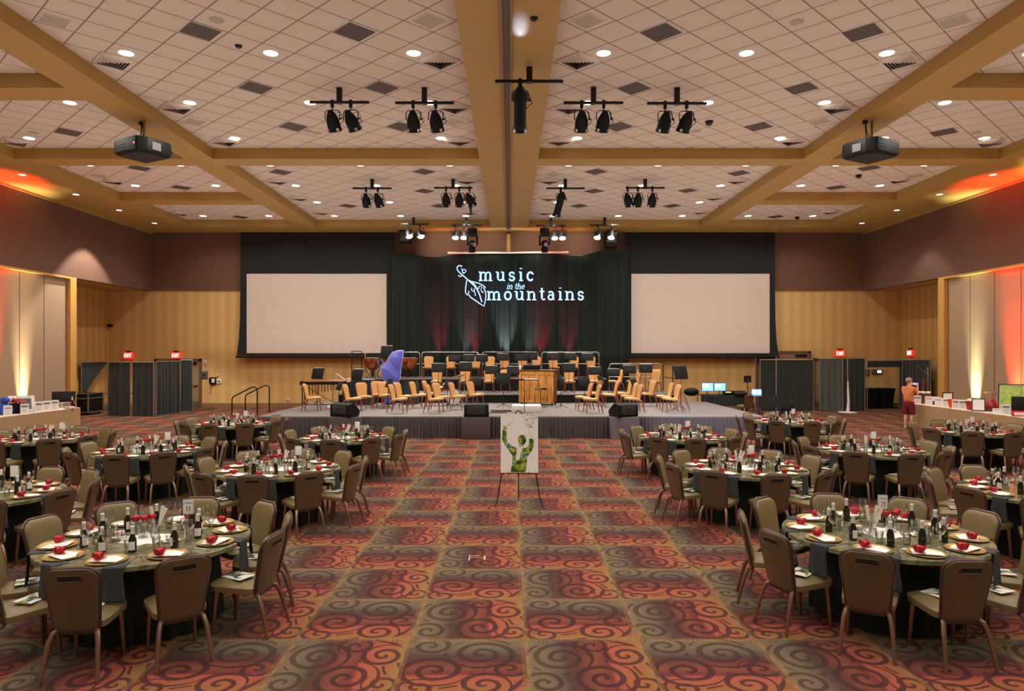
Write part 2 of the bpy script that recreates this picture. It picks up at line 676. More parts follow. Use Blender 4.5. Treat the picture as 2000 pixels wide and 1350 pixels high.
def make_chair(fabric, shell, leg_m, rim_m, name, label, slot=True):
    def mk():
        t = thing(name, label, 'chair')
        so = rpoly([(-0.195, -0.2), (0.195, -0.2), (0.222, 0.225), (-0.222, 0.225)], [0.07, 0.07, 0.085, 0.085], 5)

        def sr(k, z):
            return [Vector((x * k, 0.01 + (y - 0.01) * k, z + 0.012 * (y / 0.22) - 0.02 * (x * k / 0.2) ** 2 * (z > 0.43))) for x, y in so]
        MB().rings([sr(0.9, 0.372), sr(0.985, 0.376), sr(1.0, 0.395), sr(1.0, 0.425), sr(0.975, 0.44), sr(0.9, 0.449), sr(0.6, 0.456), sr(0.2, 0.459)]).build('seat', fabric, t)
        MB().rings([[bmap(x, s, o) for x, s in sc(BO, k)] for k, o in ((0.985, 0.0), (0.985, 0.022), (0.94, 0.034), (0.8, 0.042), (0.4, 0.046), (0.05, 0.047))]).build('backrest', fabric, t)
        MB().rings([[bmap(x, s, o) for x, s in sc(BO, k)] for k, o in ((0.985, 0.004), (0.985, -0.01), (0.95, -0.018), (0.8, -0.022), (0.4, -0.024), (0.05, -0.024))]).build('back_panel', shell, t)
        MB().tube([bmap(x, s, 0.004) for x, s in BO], 0.0155, 6, closed=True).build('back_frame', rim_m, t)
        if slot:
            sl = rpoly([(-0.085, 0.425), (0.085, 0.425), (0.085, 0.475), (-0.085, 0.475)], 0.012, 3)
            b = MB()
            b.rings([[bmap(x, s, -0.02) for x, s in sl], [bmap(x, s, -0.0275) for x, s in sl]])
            b.mat(1)
            b.tube([bmap(x, s, -0.027) for x, s in sl], 0.004, 5, closed=True)
            b.build('handle_slot', [M_slot, shell], t)
        for sx in (-1, 1):
            MB().tube([(sx * 0.165, 0.16, 0.385), (sx * 0.172, 0.172, 0.25), (sx * 0.182, 0.188, 0.0)], [0.019, 0.0175, 0.014], 8).build('leg', leg_m, t)
            MB().tube([(sx * 0.10, -0.12, 0.365), (sx * 0.135, -0.185, 0.366), (sx * 0.158, -0.228, 0.345), (sx * 0.172, -0.255, 0.29), (sx * 0.185, -0.29, 0.17), (sx * 0.2, -0.33, 0.0)],
                      [0.017, 0.019, 0.0195, 0.019, 0.0175, 0.014], 8).build('leg', leg_m, t)
        return t
    return Proto(mk)


CH = make_chair(M_olive, M_brownback, M_bronze, M_rim, 'banquet_chair', 'brown banquet chair')
SCH = make_chair(M_tan, M_tanb, M_copper_leg, M_copper_leg, 'stage_chair', 'tan stage chair', slot=False)


# ------------------------------------------------------------------ things on the tables
def mk_plate():
    b = MB()
    b.mat(0)
    b.lathe([(0.0, 0.004), (0.10, 0.004), (0.115, 0.007), (0.148, 0.014), (0.157, 0.016), (0.158, 0.013), (0.11, 0.001), (0.0, 0.0)], 36)
    o = b.build('charger_plate', [M_gold, M_porc])
    return tag(o, 'gold charger', 'plate')


def mk_menu():
    p = [(-0.125, -0.06), (0.115, -0.085), (0.13, 0.02), (0.03, 0.105), (-0.1, 0.085)]
    o = MB().prism(p, 0.0, 0.002).mat(0).prism([(-0.115, -0.05), (0.108, -0.074), (0.02, 0.06), (-0.09, 0.075)], 0.002, 0.0045).build('menu_card', [M_white], smooth=False)
    return tag(o, 'menu', 'menu')


def mk_rose():
    b = MB()
    # wrapped bloom: cupped petals round a bud
    b.lathe([(0.002, 0.004), (0.02, 0.002), (0.03, 0.016), (0.029, 0.034), (0.02, 0.044), (0.006, 0.047), (0.001, 0.045)], 12)
    for i in range(7):
        a = i * 2 * PI / 7 + 0.3 * (i % 2)
        rr = 0.026 + 0.004 * (i % 3)
        c, s_ = math.cos(a), math.sin(a)

        def f(u, v, a=a, rr=rr):
            t = a + (u - 0.5) * 1.25
            r = rr * (0.72 + 0.42 * v + 0.1 * math.sin(6 * u))
            return Vector((r * math.cos(t), r * math.sin(t), 0.004 + 0.044 * v - 0.02 * (2 * u - 1) ** 2 * v))
        b.grid(f, 5, 4)
    b.mat(1)
    for a in (0.4, 2.6):
        b.grid(lambda u, v, a=a: Vector(((0.02 + 0.04 * u) * math.cos(a) - (v - 0.5) * 0.03 * math.sin(PI * min(1, u + 0.1)) * math.sin(a), (0.02 + 0.04 * u) * math.sin(a) + (v - 0.5) * 0.03 * math.sin(PI * min(1, u + 0.1)) * math.cos(a), 0.004 + 0.006 * math.sin(PI * u))), 4, 2)
    return tag(b.build('fabric_rose', [M_red, M_red], norm=False), 'rose', 'rose')


def mk_bottle():
    o = MB().lathe([(0.0, 0.0), (0.0235, 0.0), (0.0255, 0.004), (0.0258, 0.07), (0.0235, 0.095), (0.0135, 0.125), (0.0105, 0.14), (0.0105, 0.165), (0.0, 0.165)], 16).build('wine_bottle', M_bottle)
    MB().lathe([(0.0, 0.192), (0.0105, 0.192), (0.0128, 0.188), (0.0128, 0.176), (0.0116, 0.174), (0.0122, 0.134), (0.0112, 0.134)], 14).build('foil_cap', M_foil, o)
    b = MB()
    b.rings([[Vector((0.0264 * math.cos(t), 0.0264 * math.sin(t), z)) for t in [(-0.9 + 1.8 * i / 8) for i in range(9)]] for z in (0.02, 0.082)], False, False, closed=False)
    b.build('label', M_white, o)
    return tag(o, 'bottle', 'wine bottle')


def mk_goblet():
    o = MB().lathe([(0.001, 0.004), (0.03, 0.003), (0.033, 0.0), (0.033, 0.001), (0.012, 0.006), (0.005, 0.012), (0.0042, 0.085), (0.008, 0.093), (0.026, 0.108), (0.036, 0.135), (0.036, 0.16), (0.031, 0.195)], 18).build('wine_glass', M_glass)
    return tag(o, 'glass', 'glass')


def mk_tumbler():
    o = MB().lathe([(0.001, 0.006), (0.026, 0.006), (0.028, 0.0), (0.029, 0.0), (0.036, 0.1), (0.0345, 0.1), (0.0275, 0.01)], 18).build('water_tumbler', M_glass)
    return tag(o, 'tumbler', 'glass')


def mk_napkin():
    """A cloth napkin: a strip lying on the table that folds over its edge (local +y is outward, 0 at the edge)."""
    prof = [(-0.12, 0.0025), (-0.03, 0.0025), (0.0, 0.0025), (0.009, -0.004), (0.011, -0.02), (0.013, -0.12), (0.02, -0.24), (0.024, -0.27)]

    def f(u, v):
        t = v * (len(prof) - 1)
        i = min(int(t), len(prof) - 2)
        k = t - i
        y = prof[i][0] * (1 - k) + prof[i + 1][0] * k
        z = prof[i][1] * (1 - k) + prof[i + 1][1] * k
        w = 0.085 + (0.012 * math.sin(9 * v) if z < -0.05 else 0)
        hang = max(0.0, min(1.0, -z / 0.1))
        return Vector(((u - 0.5) * 2 * w + 0.01 * hang * math.sin(3 * v), y + hang * 0.006 * math.sin(u * 12), z + 0.012 * hang * (u - 0.5)))
    b = MB().grid(f, 8, 14)
    o = b.build('cloth_napkin', M_napkin, norm=False)
    sm = o.modifiers.new('thick', 'SOLIDIFY')
    sm.thickness = 0.003
    sm.offset = 1
    return tag(o, 'napkin', 'napkin')


def mk_program():
    b = MB()
    b.box(-0.09, 0.09, -0.12, 0.12, 0.0, 0.004)
    b.mat(1)
    b.prism([(-0.04, -0.11), (0.045, -0.11), (0.04, -0.03), (0.07, 0.03), (0.055, 0.09), (0.035, 0.085), (0.045, 0.04), (0.0, 0.0), (-0.05, 0.05), (-0.07, 0.1), (-0.085, 0.09), (-0.07, 0.03), (-0.035, -0.03)], 0.004, 0.0046)
    b.mat(2)
    b.box(-0.09, 0.09, -0.12, -0.112, 0.004, 0.0047)
    b.box(-0.02, 0.02, -0.02, 0.02, 0.0046, 0.005)
    return tag(b.build('concert_program', [M_white, M_art, M_black], smooth=False), 'program', 'booklet')


def mk_fork():
    b = MB()
    b.tube([(0, -0.09, 0.002), (0, 0.02, 0.004), (0, 0.045, 0.003)], [0.005, 0.003, 0.006], 6, flat=0.4)
    for x in (-0.008, -0.0027, 0.0027, 0.008):
        b.tube([(x * 0.8, 0.045, 0.003), (x, 0.06, 0.004), (x, 0.095, 0.006)], [0.0022, 0.0018, 0.001], 5)
    return tag(b.build('fork', M_steel), 'fork', 'fork')


def mk_knife():
    b = MB()
    b.tube([(0, -0.1, 0.003), (0, -0.01, 0.004), (0, 0.0, 0.004)], [0.006, 0.005, 0.004], 6, flat=0.5)
    b.prism([(-0.006, 0.0), (0.007, 0.0), (0.009, 0.07), (0.003, 0.11), (-0.006, 0.1)], 0.002, 0.0038)
    return tag(b.build('knife', M_steel), 'knife', 'knife')


P_plate, P_menu, P_rose, P_bottle = Proto(mk_plate), Proto(mk_menu), Proto(mk_rose), Proto(mk_bottle)
P_gob, P_tum, P_nap, P_prog, P_fork, P_knife = Proto(mk_goblet), Proto(mk_tumbler), Proto(mk_napkin), Proto(mk_program), Proto(mk_fork), Proto(mk_knife)


def mk_center():
    """A glass vase with three red roses and tall cream fans."""
    t = thing('rose_vase', 'vase', 'vase')
    MB().lathe([(0.001, 0.006), (0.038, 0.005), (0.042, 0.0), (0.044, 0.004), (0.05, 0.06), (0.045, 0.11), (0.052, 0.135), (0.05, 0.136), (0.043, 0.11), (0.047, 0.06), (0.04, 0.012)], 20).build('vase_body', M_glass, t)
    st = MB()
    for x, y, z in ((-0.06, 0.0, 0.165), (0.02, -0.03, 0.17), (0.075, 0.01, 0.175)):
        st.tube([(x * 0.1, y * 0.1, 0.012), (x * 0.5, y * 0.5, 0.1), (x, y, z)], 0.0035, 5)
        for a in (0.5, 2.4, 4.4):
            st.grid(lambda u, v, x=x, y=y, z=z, a=a: Vector((x * 0.85 + (0.012 + 0.04 * u) * math.cos(a) - (v - 0.5) * 0.03 * math.sin(PI * u) * math.sin(a), y * 0.85 + (0.012 + 0.04 * u) * math.sin(a) + (v - 0.5) * 0.03 * math.sin(PI * u) * math.cos(a), z - 0.035 + 0.01 * math.sin(PI * u))), 4, 2)
    st.build('stems', M_green, t, norm=False)
    for x, y, z in ((-0.06, 0.0, 0.165), (0.02, -0.03, 0.17), (0.075, 0.01, 0.175)):
        o = MB()
        o.lathe([(0.004, -0.012), (0.02, -0.004), (0.03, 0.012), (0.027, 0.028), (0.016, 0.036), (0.004, 0.034)], 12, (x, y, z))
        for i in range(6):
            a0 = i * PI / 3
            o.grid(lambda u, v, a0=a0, x=x, y=y, z=z: Vector((x + (0.024 + 0.012 * v) * math.cos(a0 + (u - 0.5) * 1.3), y + (0.024 + 0.012 * v) * math.sin(a0 + (u - 0.5) * 1.3), z - 0.006 + 0.036 * v - 0.016 * (2 * u - 1) ** 2)), 4, 3)
        o.build('rose', M_red, t, norm=False)
    return t


def mk_fans():
    t = thing('paper_fan_holder', 'fans', 'holder')
    MB().lathe([(0.001, 0.006), (0.03, 0.005), (0.033, 0.0), (0.035, 0.004), (0.038, 0.11), (0.036, 0.111), (0.032, 0.012)], 18).build('holder_glass', M_glass, t)
    for x, y, a in ((-0.012, 0.0, -0.16), (0.012, 0.006, 0.2), (0.0, -0.012, 0.42)):
        M = Matrix.Translation((x, y, 0.01)) @ Matrix.Rotation(a, 4, 'Y')
        b = MB()
        b.rings([[M @ Vector((w * sx, d * sy, z)) for sx, sy in ((-1, -1), (1, -1), (1, 1), (-1, 1))] for w, d, z in ((0.008, 0.004, 0.0), (0.012, 0.005, 0.13), (0.0155, 0.006, 0.245))])
        b.build('folded_fan', M_cream, t, smooth=False)
    return t


def mk_runner():
    b = MB()
    for k in (0.0, 0.55):
        M = Matrix.Rotation(k, 4, 'Z')
        b.prism([(-0.17, -0.17), (0.17, -0.17), (0.17, 0.17), (-0.17, 0.17)], 0.0 + k * 0.003, 0.0012 + k * 0.003, M)
    return tag(b.build('paper_mat', M_white, smooth=False), 'mat', 'paper mat')


def mk_card(lines):
    def mk():
        t = thing('table_number_stand', 'card', 'table number')
        MB().lathe([(0.0, 0.0), (0.035, 0.0), (0.035, 0.004), (0.008, 0.008), (0.004, 0.014), (0.004, 0.16), (0.0, 0.16)], 14).tube([(-0.02, 0, 0.165), (-0.02, 0, 0.155), (0.02, 0, 0.155), (0.02, 0, 0.165)], 0.0025, 5).build('stand', M_steel, t)
        c = MB().box(-0.052, 0.052, -0.003, 0.003, 0.155, 0.30, 0.001).build('number_card', M_white, t)
        MB().box(-0.052, -0.047, -0.0045, -0.0031, 0.155, 0.30).box(0.047, 0.052, -0.0045, -0.0031, 0.155, 0.30).box(-0.047, 0.047, -0.0045, -0.0031, 0.295, 0.30).box(-0.047, 0.047, -0.0045, -0.0031, 0.155, 0.16).build('card_border', M_grey, c, smooth=False)
        b = MB()
        for txt, cy, hh in lines:
            text3d(b, txt, lambda u, v: Vector((u, -0.0036, v)), 0.0, cy, hh, 0.09, center=True)
        if lines:
            b.build('lettering', M_black, c, smooth=False)
        return t
    return mk


def mk_shaker():
    o = MB().lathe([(0.0, 0.0), (0.018, 0.0), (0.019, 0.004), (0.016, 0.05), (0.015, 0.055), (0.0, 0.055)], 12).build('salt_shaker', M_porc)
    MB().lathe([(0.0155, 0.055), (0.016, 0.062), (0.011, 0.072), (0.0, 0.074)], 12).build('shaker_lid', M_steel, o)
    return tag(o, 'shaker', 'shaker')


def mk_caddy():
    t = thing('sugar_caddy', 'caddy', 'caddy')
    MB().box(-0.045, 0.045, -0.03, 0.03, 0.0, 0.03, 0.006).build('dish', M_porc, t)
    for i in range(6):
        MB().box(-0.04 + i * 0.0135, -0.033 + i * 0.0135, -0.024, 0.024, 0.03, 0.075).build('sugar_packet', mat('pink_packet', (232, 150, 160), 0.6) if i % 3 == 1 else M_white, t, smooth=False)
    return t


def mk_butter():
    o = MB().lathe([(0.0, 0.004), (0.05, 0.004), (0.072, 0.012), (0.073, 0.01), (0.05, 0.0), (0.0, 0.0)], 24).build('butter_dish', M_porc)
    return tag(o, 'dish', 'dish')


def mk_votive():
    t = thing('votive_candle', 'votive', 'candle')
    MB().lathe([(0.001, 0.004), (0.024, 0.004), (0.026, 0.0), (0.03, 0.06), (0.0285, 0.06), (0.0245, 0.006)], 16).build('holder', M_glass, t)
    MB().lathe([(0.0, 0.005), (0.022, 0.005), (0.023, 0.032), (0.0, 0.034)], 14).build('candle', M_cream, t)
    return t


# ---- stroke lettering (tubes along hand drawn strokes); x-height 1
def arc(cx, cy, rx, ry, a0, a1, n=10):
    return [(cx + rx * math.cos(math.radians(a0 + (a1 - a0) * i / n)), cy + ry * math.sin(math.radians(a0 + (a1 - a0) * i / n))) for i in range(n + 1)]


SF = 0.13


def serif(x, y, l=0.15, r=None):
    return ([(x - l * 1.6, y), (x + (l if r is None else r) * 1.6, y)], 0.55)


GL = {
    'm': (1.75, [([(0.25, 0), (0.25, 1)], 1), ([(0.85, 0), (0.85, 0.7)], 1), ([(1.45, 0), (1.45, 0.7)], 1), (arc(0.57, 0.66, 0.28, 0.3, 160, 0), 0.7), (arc(1.17, 0.66, 0.28, 0.3, 160, 0), 0.7), serif(0.25, 0), serif(0.85, 0), serif(1.45, 0), serif(0.25, 1, 0.16, 0)]),
    'n': (1.2, [([(0.25, 0), (0.25, 1)], 1), ([(0.9, 0), (0.9, 0.66)], 1), (arc(0.6, 0.66, 0.3, 0.3, 160, 0), 0.7), serif(0.25, 0), serif(0.9, 0), serif(0.25, 1, 0.16, 0)]),
    'h': (1.2, [([(0.25, 0), (0.25, 1.5)], 1), ([(0.9, 0), (0.9, 0.66)], 1), (arc(0.6, 0.66, 0.3, 0.3, 160, 0), 0.7), serif(0.25, 0), serif(0.9, 0), serif(0.25, 1.5, 0.16, 0)]),
    'u': (1.2, [([(0.25, 1), (0.25, 0.34)], 1), ([(0.9, 1), (0.9, 0)], 1), (arc(0.55, 0.34, 0.3, 0.32, 180, 350), 0.7), serif(0.9, 0, 0, 0.16), serif(0.25, 1, 0.16, 0), serif(0.9, 1, 0.16, 0)]),
    's': (0.9, [(arc(0.42, 0.73, 0.27, 0.24, 30, 270, 10) + arc(0.42, 0.25, 0.29, 0.25, 90, -150, 10)[1:], 0.85), ([(0.68, 0.95), (0.68, 0.72)], 0.5), ([(0.14, 0.3), (0.14, 0.05)], 0.5)]),
    'i': (0.6, [([(0.3, 0), (0.3, 1)], 1), serif(0.3, 0), serif(0.3, 1, 0.16, 0), ([(0.3, 1.38), (0.3, 1.46)], 1.3)]),
    'c': (0.95, [(arc(0.5, 0.5, 0.36, 0.48, 40, 320, 16), 0.9), ([(0.78, 0.74), (0.8, 0.82)], 1.2)]),
    'o': (1.05, [(arc(0.5, 0.5, 0.38, 0.48, 0, 360, 22), 0.9)]),
    'e': (0.95, [(arc(0.48, 0.5, 0.36, 0.48, 0, 320, 18), 0.8), ([(0.12, 0.5), (0.84, 0.5)], 0.6)]),
    't': (0.75, [([(0.34, 1.42), (0.34, 0.25)], 1), (arc(0.56, 0.25, 0.22, 0.24, 180, 320), 0.7), ([(0.08, 1), (0.66, 1)], 0.55)]),
    'a': (1.0, [(arc(0.4, 0.7, 0.28, 0.28, 150, 0), 0.8), ([(0.68, 0.7), (0.68, 0.15)], 1), (arc(0.8, 0.16, 0.12, 0.15, 180, 300, 5), 0.6), (arc(0.4, 0.3, 0.27, 0.29, 60, 330, 14), 0.8)]),
    'E': (0.85, [([(0.15, 0), (0.15, 1.4)], 1), ([(0.15, 0), (0.72, 0)], 1), ([(0.15, 1.4), (0.72, 1.4)], 1), ([(0.15, 0.72), (0.62, 0.72)], 1)]),
    'X': (0.95, [([(0.1, 0), (0.8, 1.4)], 1), ([(0.1, 1.4), (0.8, 0)], 1)]),
    'I': (0.4, [([(0.2, 0), (0.2, 1.4)], 1)]),
    'T': (0.9, [([(0.43, 0), (0.43, 1.4)], 1), ([(0.05, 1.4), (0.82, 1.4)], 1)]),
    'b': (1.0, [([(0.2, 0), (0.2, 1.5)], 1), (arc(0.5, 0.48, 0.34, 0.46, 0, 360, 18), 0.8)]),
    'l': (0.5, [([(0.25, 0), (0.25, 1.5)], 1)]),
    '1': (0.7, [([(0.38, 0), (0.38, 1.4)], 1), ([(0.38, 1.4), (0.12, 1.15)], 0.8)]),
    '4': (0.95, [([(0.62, 0), (0.62, 1.4)], 1), ([(0.62, 1.4), (0.08, 0.42), (0.85, 0.42)], 0.8)]),
    '3': (0.9, [(arc(0.4, 1.05, 0.3, 0.34, 150, -90, 10) + arc(0.4, 0.36, 0.34, 0.36, 90, -150, 10)[1:], 0.9)]),
    '2': (0.9, [(arc(0.42, 1.03, 0.32, 0.36, 160, -30, 10) + [(0.1, 0.02), (0.78, 0.02)], 0.9)]),
    '7': (0.85, [([(0.08, 1.4), (0.75, 1.4), (0.3, 0)], 0.9)]),
    ' ': (0.5, []),
}


def text3d(b, txt, fn, x0, y0, xh, weight, space=0.0, slant=0.0, center=False, width=None, n=5):
    """Strokes of txt as tubes; fn maps flat (u, v) to the world."""
    tot = sum(GL[c][0] + space for c in txt) - space
    kx = (width / (tot * xh)) if width else 1.0
    x = x0 - (tot * xh * kx / 2 if center else 0)
    for c in txt:
        w, st = GL[c]
        for pts, wt in st:
            b.tube([fn(x + (p[0] + slant * p[1]) * xh * kx, y0 + p[1] * xh) for p in pts], weight * xh * wt, n)
        x += (w + space) * xh * kx
    return x


P_ctr, P_fan, P_run, P_shk, P_cad, P_but, P_vot = Proto(mk_center), Proto(mk_fans), Proto(mk_runner), Proto(mk_shaker), Proto(mk_caddy), Proto(mk_butter), Proto(mk_votive)
P_card = Proto(mk_card([]))


def mk_table():
    t = thing('banquet_table', 'table', 'table')
    R = 0.895
    MB().lathe([(0.0, 0.74), (R - 0.006, 0.74), (R, 0.735), (R, 0.7), (R - 0.006, 0.695), (0.0, 0.695)], 72).build('tabletop', M_table, t)
    n = 120
    rg = []
    for z, rr, am in ((0.694, 0.60, 0.004), (0.45, 0.615, 0.01), (0.2, 0.63, 0.016), (0.004, 0.64, 0.02)):
        rg.append([Vector(((rr + am * math.sin(j * 2 * PI / n * 22 + 1.3 * math.sin(j * 0.13))) * math.cos(2 * PI * j / n), (rr + am * math.sin(j * 2 * PI / n * 22 + 1.3 * math.sin(j * 0.13))) * math.sin(2 * PI * j / n), z)) for j in range(n)])
    MB().rings(rg, False, False).build('table_skirt', M_skirt, t)
    return t


P_tab = Proto(mk_table)


def tangent(xl, xr, R=0.895):
    a, b = math.atan((xl - CX) / F), math.atan((xr - CX) / F)
    d = R / math.sin((b - a) / 2)
    return (d * math.sin((a + b) / 2), d * math.cos((a + b) / 2))


TABLES = [  # x, y, phrase, near?, turn
    (*tangent(58, 490), 'front aisle table on the left', 2, 3),
    (*tangent(1527, 1948), 'front aisle table on the right', 2, 0),
    (*tangent(416, 666), 'second aisle table on the left', 1, 2),
    (*tangent(1334, 1582), 'second aisle table on the right', 1, 0),
    (*tangent(582, 760), 'third aisle table on the left', 0, 0),
    (*tangent(1244.5, 1421), 'third aisle table on the right', 0, 0),
    (-6.43, 8.52, 'front table of second left column', 1, 0),
    (6.6, 8.7, 'front table of second right column', 1, 0),
    (*tangent(172, 398), 'middle table of second left column', 0, 3),
    (*tangent(1593, 1817), 'middle table of second right column', 0, 0),
    (*tangent(375, 531), 'rear table of second left column', 0, 0),
    (*tangent(1469, 1620), 'rear table of second right column', 0, 0),
    (-9.36, 14.04, 'table beside the left auction counter', 0, 0),
    (*tangent(1806, 1998), 'table beside the right auction counter', 0, 0),
]
SEATS = ['near', 'near-right', 'right-near', 'right-far', 'far-right', 'far', 'far-left', 'left-far', 'left-near', 'near-left']


def inview(x, y, r=0.5, top=1.0):
    if y < 0.5:
        return False
    a, b = CX + (x - r) * F / y, CX + (x + r) * F / y
    return b > -5 and a < 2005 and CY + (H - top) * F / (y + r) < 1352


rnd = random.Random(11)
ZT0 = 0.7405
for ti, (tx, ty, ph, near, turn) in enumerate(TABLES):
    P_tab.put((tx, ty, 0), 0.3 * ti, f'round banquet table with olive swirled top and dark skirt, {ph}', 'round banquet tables')
    for k in range(10):
        a = math.radians(-90 + 36 * k + turn + rnd.uniform(-2.5, 2.5))
        ca, sa = math.cos(a), math.sin(a)
        seat = SEATS[k]
        rz = a + PI / 2

        def at(r, da=0.0, z=ZT0):
            return (tx + r * math.cos(a + da), ty + r * math.sin(a + da), z)
        cr = 0.955 + rnd.uniform(-0.02, 0.04)
        cx_, cy_, _ = at(cr)
        if inview(cx_, cy_, 0.32, 0.9):
            CH.put((cx_, cy_, 0), rz + rnd.uniform(-0.09, 0.09), f'brown banquet chair at the {seat} side of the {ph}', 'banquet chairs around the dining tables')
            P_prog.put(at(cr - 0.055 + rnd.uniform(-0.02, 0.02), rnd.uniform(-0.03, 0.03), 0.465), rz + rnd.uniform(-0.5, 0.5) + (PI if rnd.random() < 0.3 else 0), f'white concert booklet lying on the {seat} chair, {ph}', 'concert booklets on the chairs')
        px, py, _ = at(0.71)
        if not inview(px, py, 0.2, 0.75):
            continue
        P_plate.put(at(0.71), rnd.uniform(0, 6), f'gold rimmed charger plate at the {seat} seat of the {ph}', 'charger plates on the dining tables')
        P_menu.put(at(0.71, 0, ZT0 + 0.0165), rz + rnd.uniform(-0.5, 0.3), f'white folded menu card on the {seat} plate, {ph}', 'menu cards on the plates')
        P_rose.put(at(0.72, -0.09, ZT0 + 0.0212), rnd.uniform(0, 6), f'red fabric rose on the {seat} plate of the {ph}', 'red roses on the plates', scale=(1.3, 1.3, 1.2))
        n = P_nap.put(at(0.896, 0.16), rz + 0.16 + PI + rnd.uniform(-0.05, 0.05), f'dark slate napkin hanging beside the {seat} plate, {ph}', 'slate napkins hanging from the tables')
        P_bottle.put(at(0.47 + rnd.uniform(-0.05, 0.04), 0.22 + rnd.uniform(-0.06, 0.06)), rnd.uniform(0, 6), f'small dark wine bottle by the {seat} seat, {ph}', 'small wine bottles on the dining tables', scale=(1.3, 1.3, 1.17))
        P_gob.put(at(0.53 + rnd.uniform(-0.04, 0.03), -0.12 + rnd.uniform(-0.05, 0.05)), 0, f'clear stemmed wine glass by the {seat} seat, {ph}', 'wine glasses on the dining tables', scale=(1.1, 1.1, 1.12))
        P_tum.put(at(0.40 + rnd.uniform(-0.03, 0.04), 0.0 + rnd.uniform(-0.1, 0.1)), 0, f'clear water tumbler by the {seat} seat, {ph}', 'water tumblers on the dining tables')
        if near >= 1:
            P_fork.put(at(0.72, -0.27), rz, f'steel fork left of the {seat} plate, {ph}', 'forks beside the plates')
            P_knife.put(at(0.72, 0.265), rz, f'steel knife right of the {seat} plate, {ph}', 'knives beside the plates')
    if not inview(tx, ty, 0.3, 0.9):
        continue
    P_run.put((tx, ty, ZT0), rnd.uniform(0, 1.5), f'white paper square in the middle of the {ph}', 'paper squares in the table centres')
    ZC = ZT0 + 0.0035
    P_ctr.put((tx - 0.06 if tx < 0 else tx + 0.1, ty + 0.04, ZC), 0.2, f'glass vase of red roses in the middle of the {ph}', 'rose vases in the table centres')
    P_fan.put((tx - 0.02 if tx < 0 else tx - 0.09, ty + 0.03 if tx > 0 else ty + 0.2, ZC), 0.1 * ti, f'glass holding pale folded paper fans amid the {ph}', 'paper fan holders in the table centres')
    if near == 2:
        Proto(mk_card([('Table', 0.255, 0.018), ('11' if tx < 0 else '21', 0.185, 0.036)])).put((tx + (0.24 if tx < 0 else 0.16), ty + 0.3, ZT0), 0.1, f'white table number card on a stand, {ph}', 'table number cards')
    else:
        P_card.put((tx + 0.2, ty + 0.3, ZT0), 0.12, f'white table number card on a stand, {ph}', 'table number cards')
    for q, (dx, dy) in enumerate(((0.3, 0.02), (-0.31, 0.05))):
        P_vot.put((tx + dx * 0.85, ty + dy - 0.14, ZT0), 0, f'cream votive candle {"right" if q == 0 else "left"} of the vase, {ph}', 'votive candles on the dining tables')
    P_cad.put((tx - 0.24, ty - 0.02, ZT0), 0.4, f'sugar packet caddy near the middle of the {ph}', 'sugar caddies on the dining tables')
    for q in (0, 1):
        P_shk.put((tx - 0.17 + 0.045 * q, ty - 0.1, ZT0), 0, f'{"left" if q == 0 else "right"} salt and pepper shaker of the {ph}', 'shakers on the dining tables')
    P_but.put((tx + 0.27, ty - 0.1 if near == 2 else ty + 0.1, ZT0), 0, f'small white butter dish right of the vase, {ph}', 'butter dishes on the dining tables')

# ------------------------------------------------------------------ stage
Z1, Z2, Z3 = 0.62, 0.95, 1.45
YS, YR1, YR2, YR3 = 20.3, 25.85, 27.95, 30.05
st = thing('stage', 'low grey carpeted stage with pleated charcoal skirt in front of the curtain', 'stage', (0, YS, 0))
MB().box(-7.28, 7.38, 0, 6.1, Z1 - 0.06, Z1, 0.004).mat(1).box(-7.29, 7.39, -0.012, 0.0, Z1 - 0.05, Z1 - 0.008).build('deck', [M_stagefloor, M_deckedge], st, smooth=False)


def skirt(parent, p0, p1, z0, z1, m, pitch=0.11, amp=0.028, name='stage_skirt', sd=1):
    p0, p1 = Vector(p0), Vector(p1)
    L = (p1 - p0).length
    t = (p1 - p0) / L
    nrm = Vector((t.y, -t.x, 0)) * sd
    n = int(L / pitch * 5)
    r2 = random.Random(int(L * 100))
    ph = [0.0]
    for i in range(n):
        ph.append(ph[-1] + 2 * PI / 5 * r2.uniform(0.6, 1.4))
    rg = []
    for z, k in ((z1, 0.5), (z1 - 0.08, 0.8), ((z0 + z1) / 2, 1.0), (z0, 1.25)):
        rg.append([p0 + t * (L * i / n) + nrm * (amp * k * (0.6 + math.sin(ph[i]))) + Vector((0, 0, z)) for i in range(n + 1)])
    b = MB().rings(rg, False, False, closed=False)
    return b.build(name, m, parent, norm=False, angle=1.2)


skirt(st, (-7.28, -0.004, 0), (7.38, -0.004, 0), 0.005, Z1 - 0.03, M_stageskirt)
skirt(st, (7.385, 0, 0), (7.385, 6.1, 0), 0.005, Z1 - 0.03, M_stageskirt)
skirt(st, (-7.285, 6.1, 0), (-7.285, 0, 0), 0.005, Z1 - 0.03, M_stageskirt)
MB().box(-7.2, 7.3, 0.05, 6.05, 0.0, Z1 - 0.062).build('stage_frame', M_black, st, smooth=False)


def riser(name, label, x0, x1, y0, y1, z0, z1, seams):
    t = thing(name, label, 'riser', ((x0 + x1) / 2, y0, z0), group='orchestra risers on the stage')
    ox = (x0 + x1) / 2
    MB().box(x0 - ox, x1 - ox, 0, y1 - y0, z1 - z0 - 0.05, z1 - z0, 0.004).build('deck', M_stagefloor, t, smooth=False)
    MB().box(x0 - ox, x1 - ox, -0.014, 0.0, z1 - z0 - 0.045, z1 - z0 - 0.005).build('edge_strip', M_deckedge, t, smooth=False)
    MB().box(x0 - ox + 0.03, x1 - ox - 0.03, 0.02, y1 - y0 - 0.02, 0.0, z1 - z0 - 0.05).build('skirt', M_black, t, smooth=False)


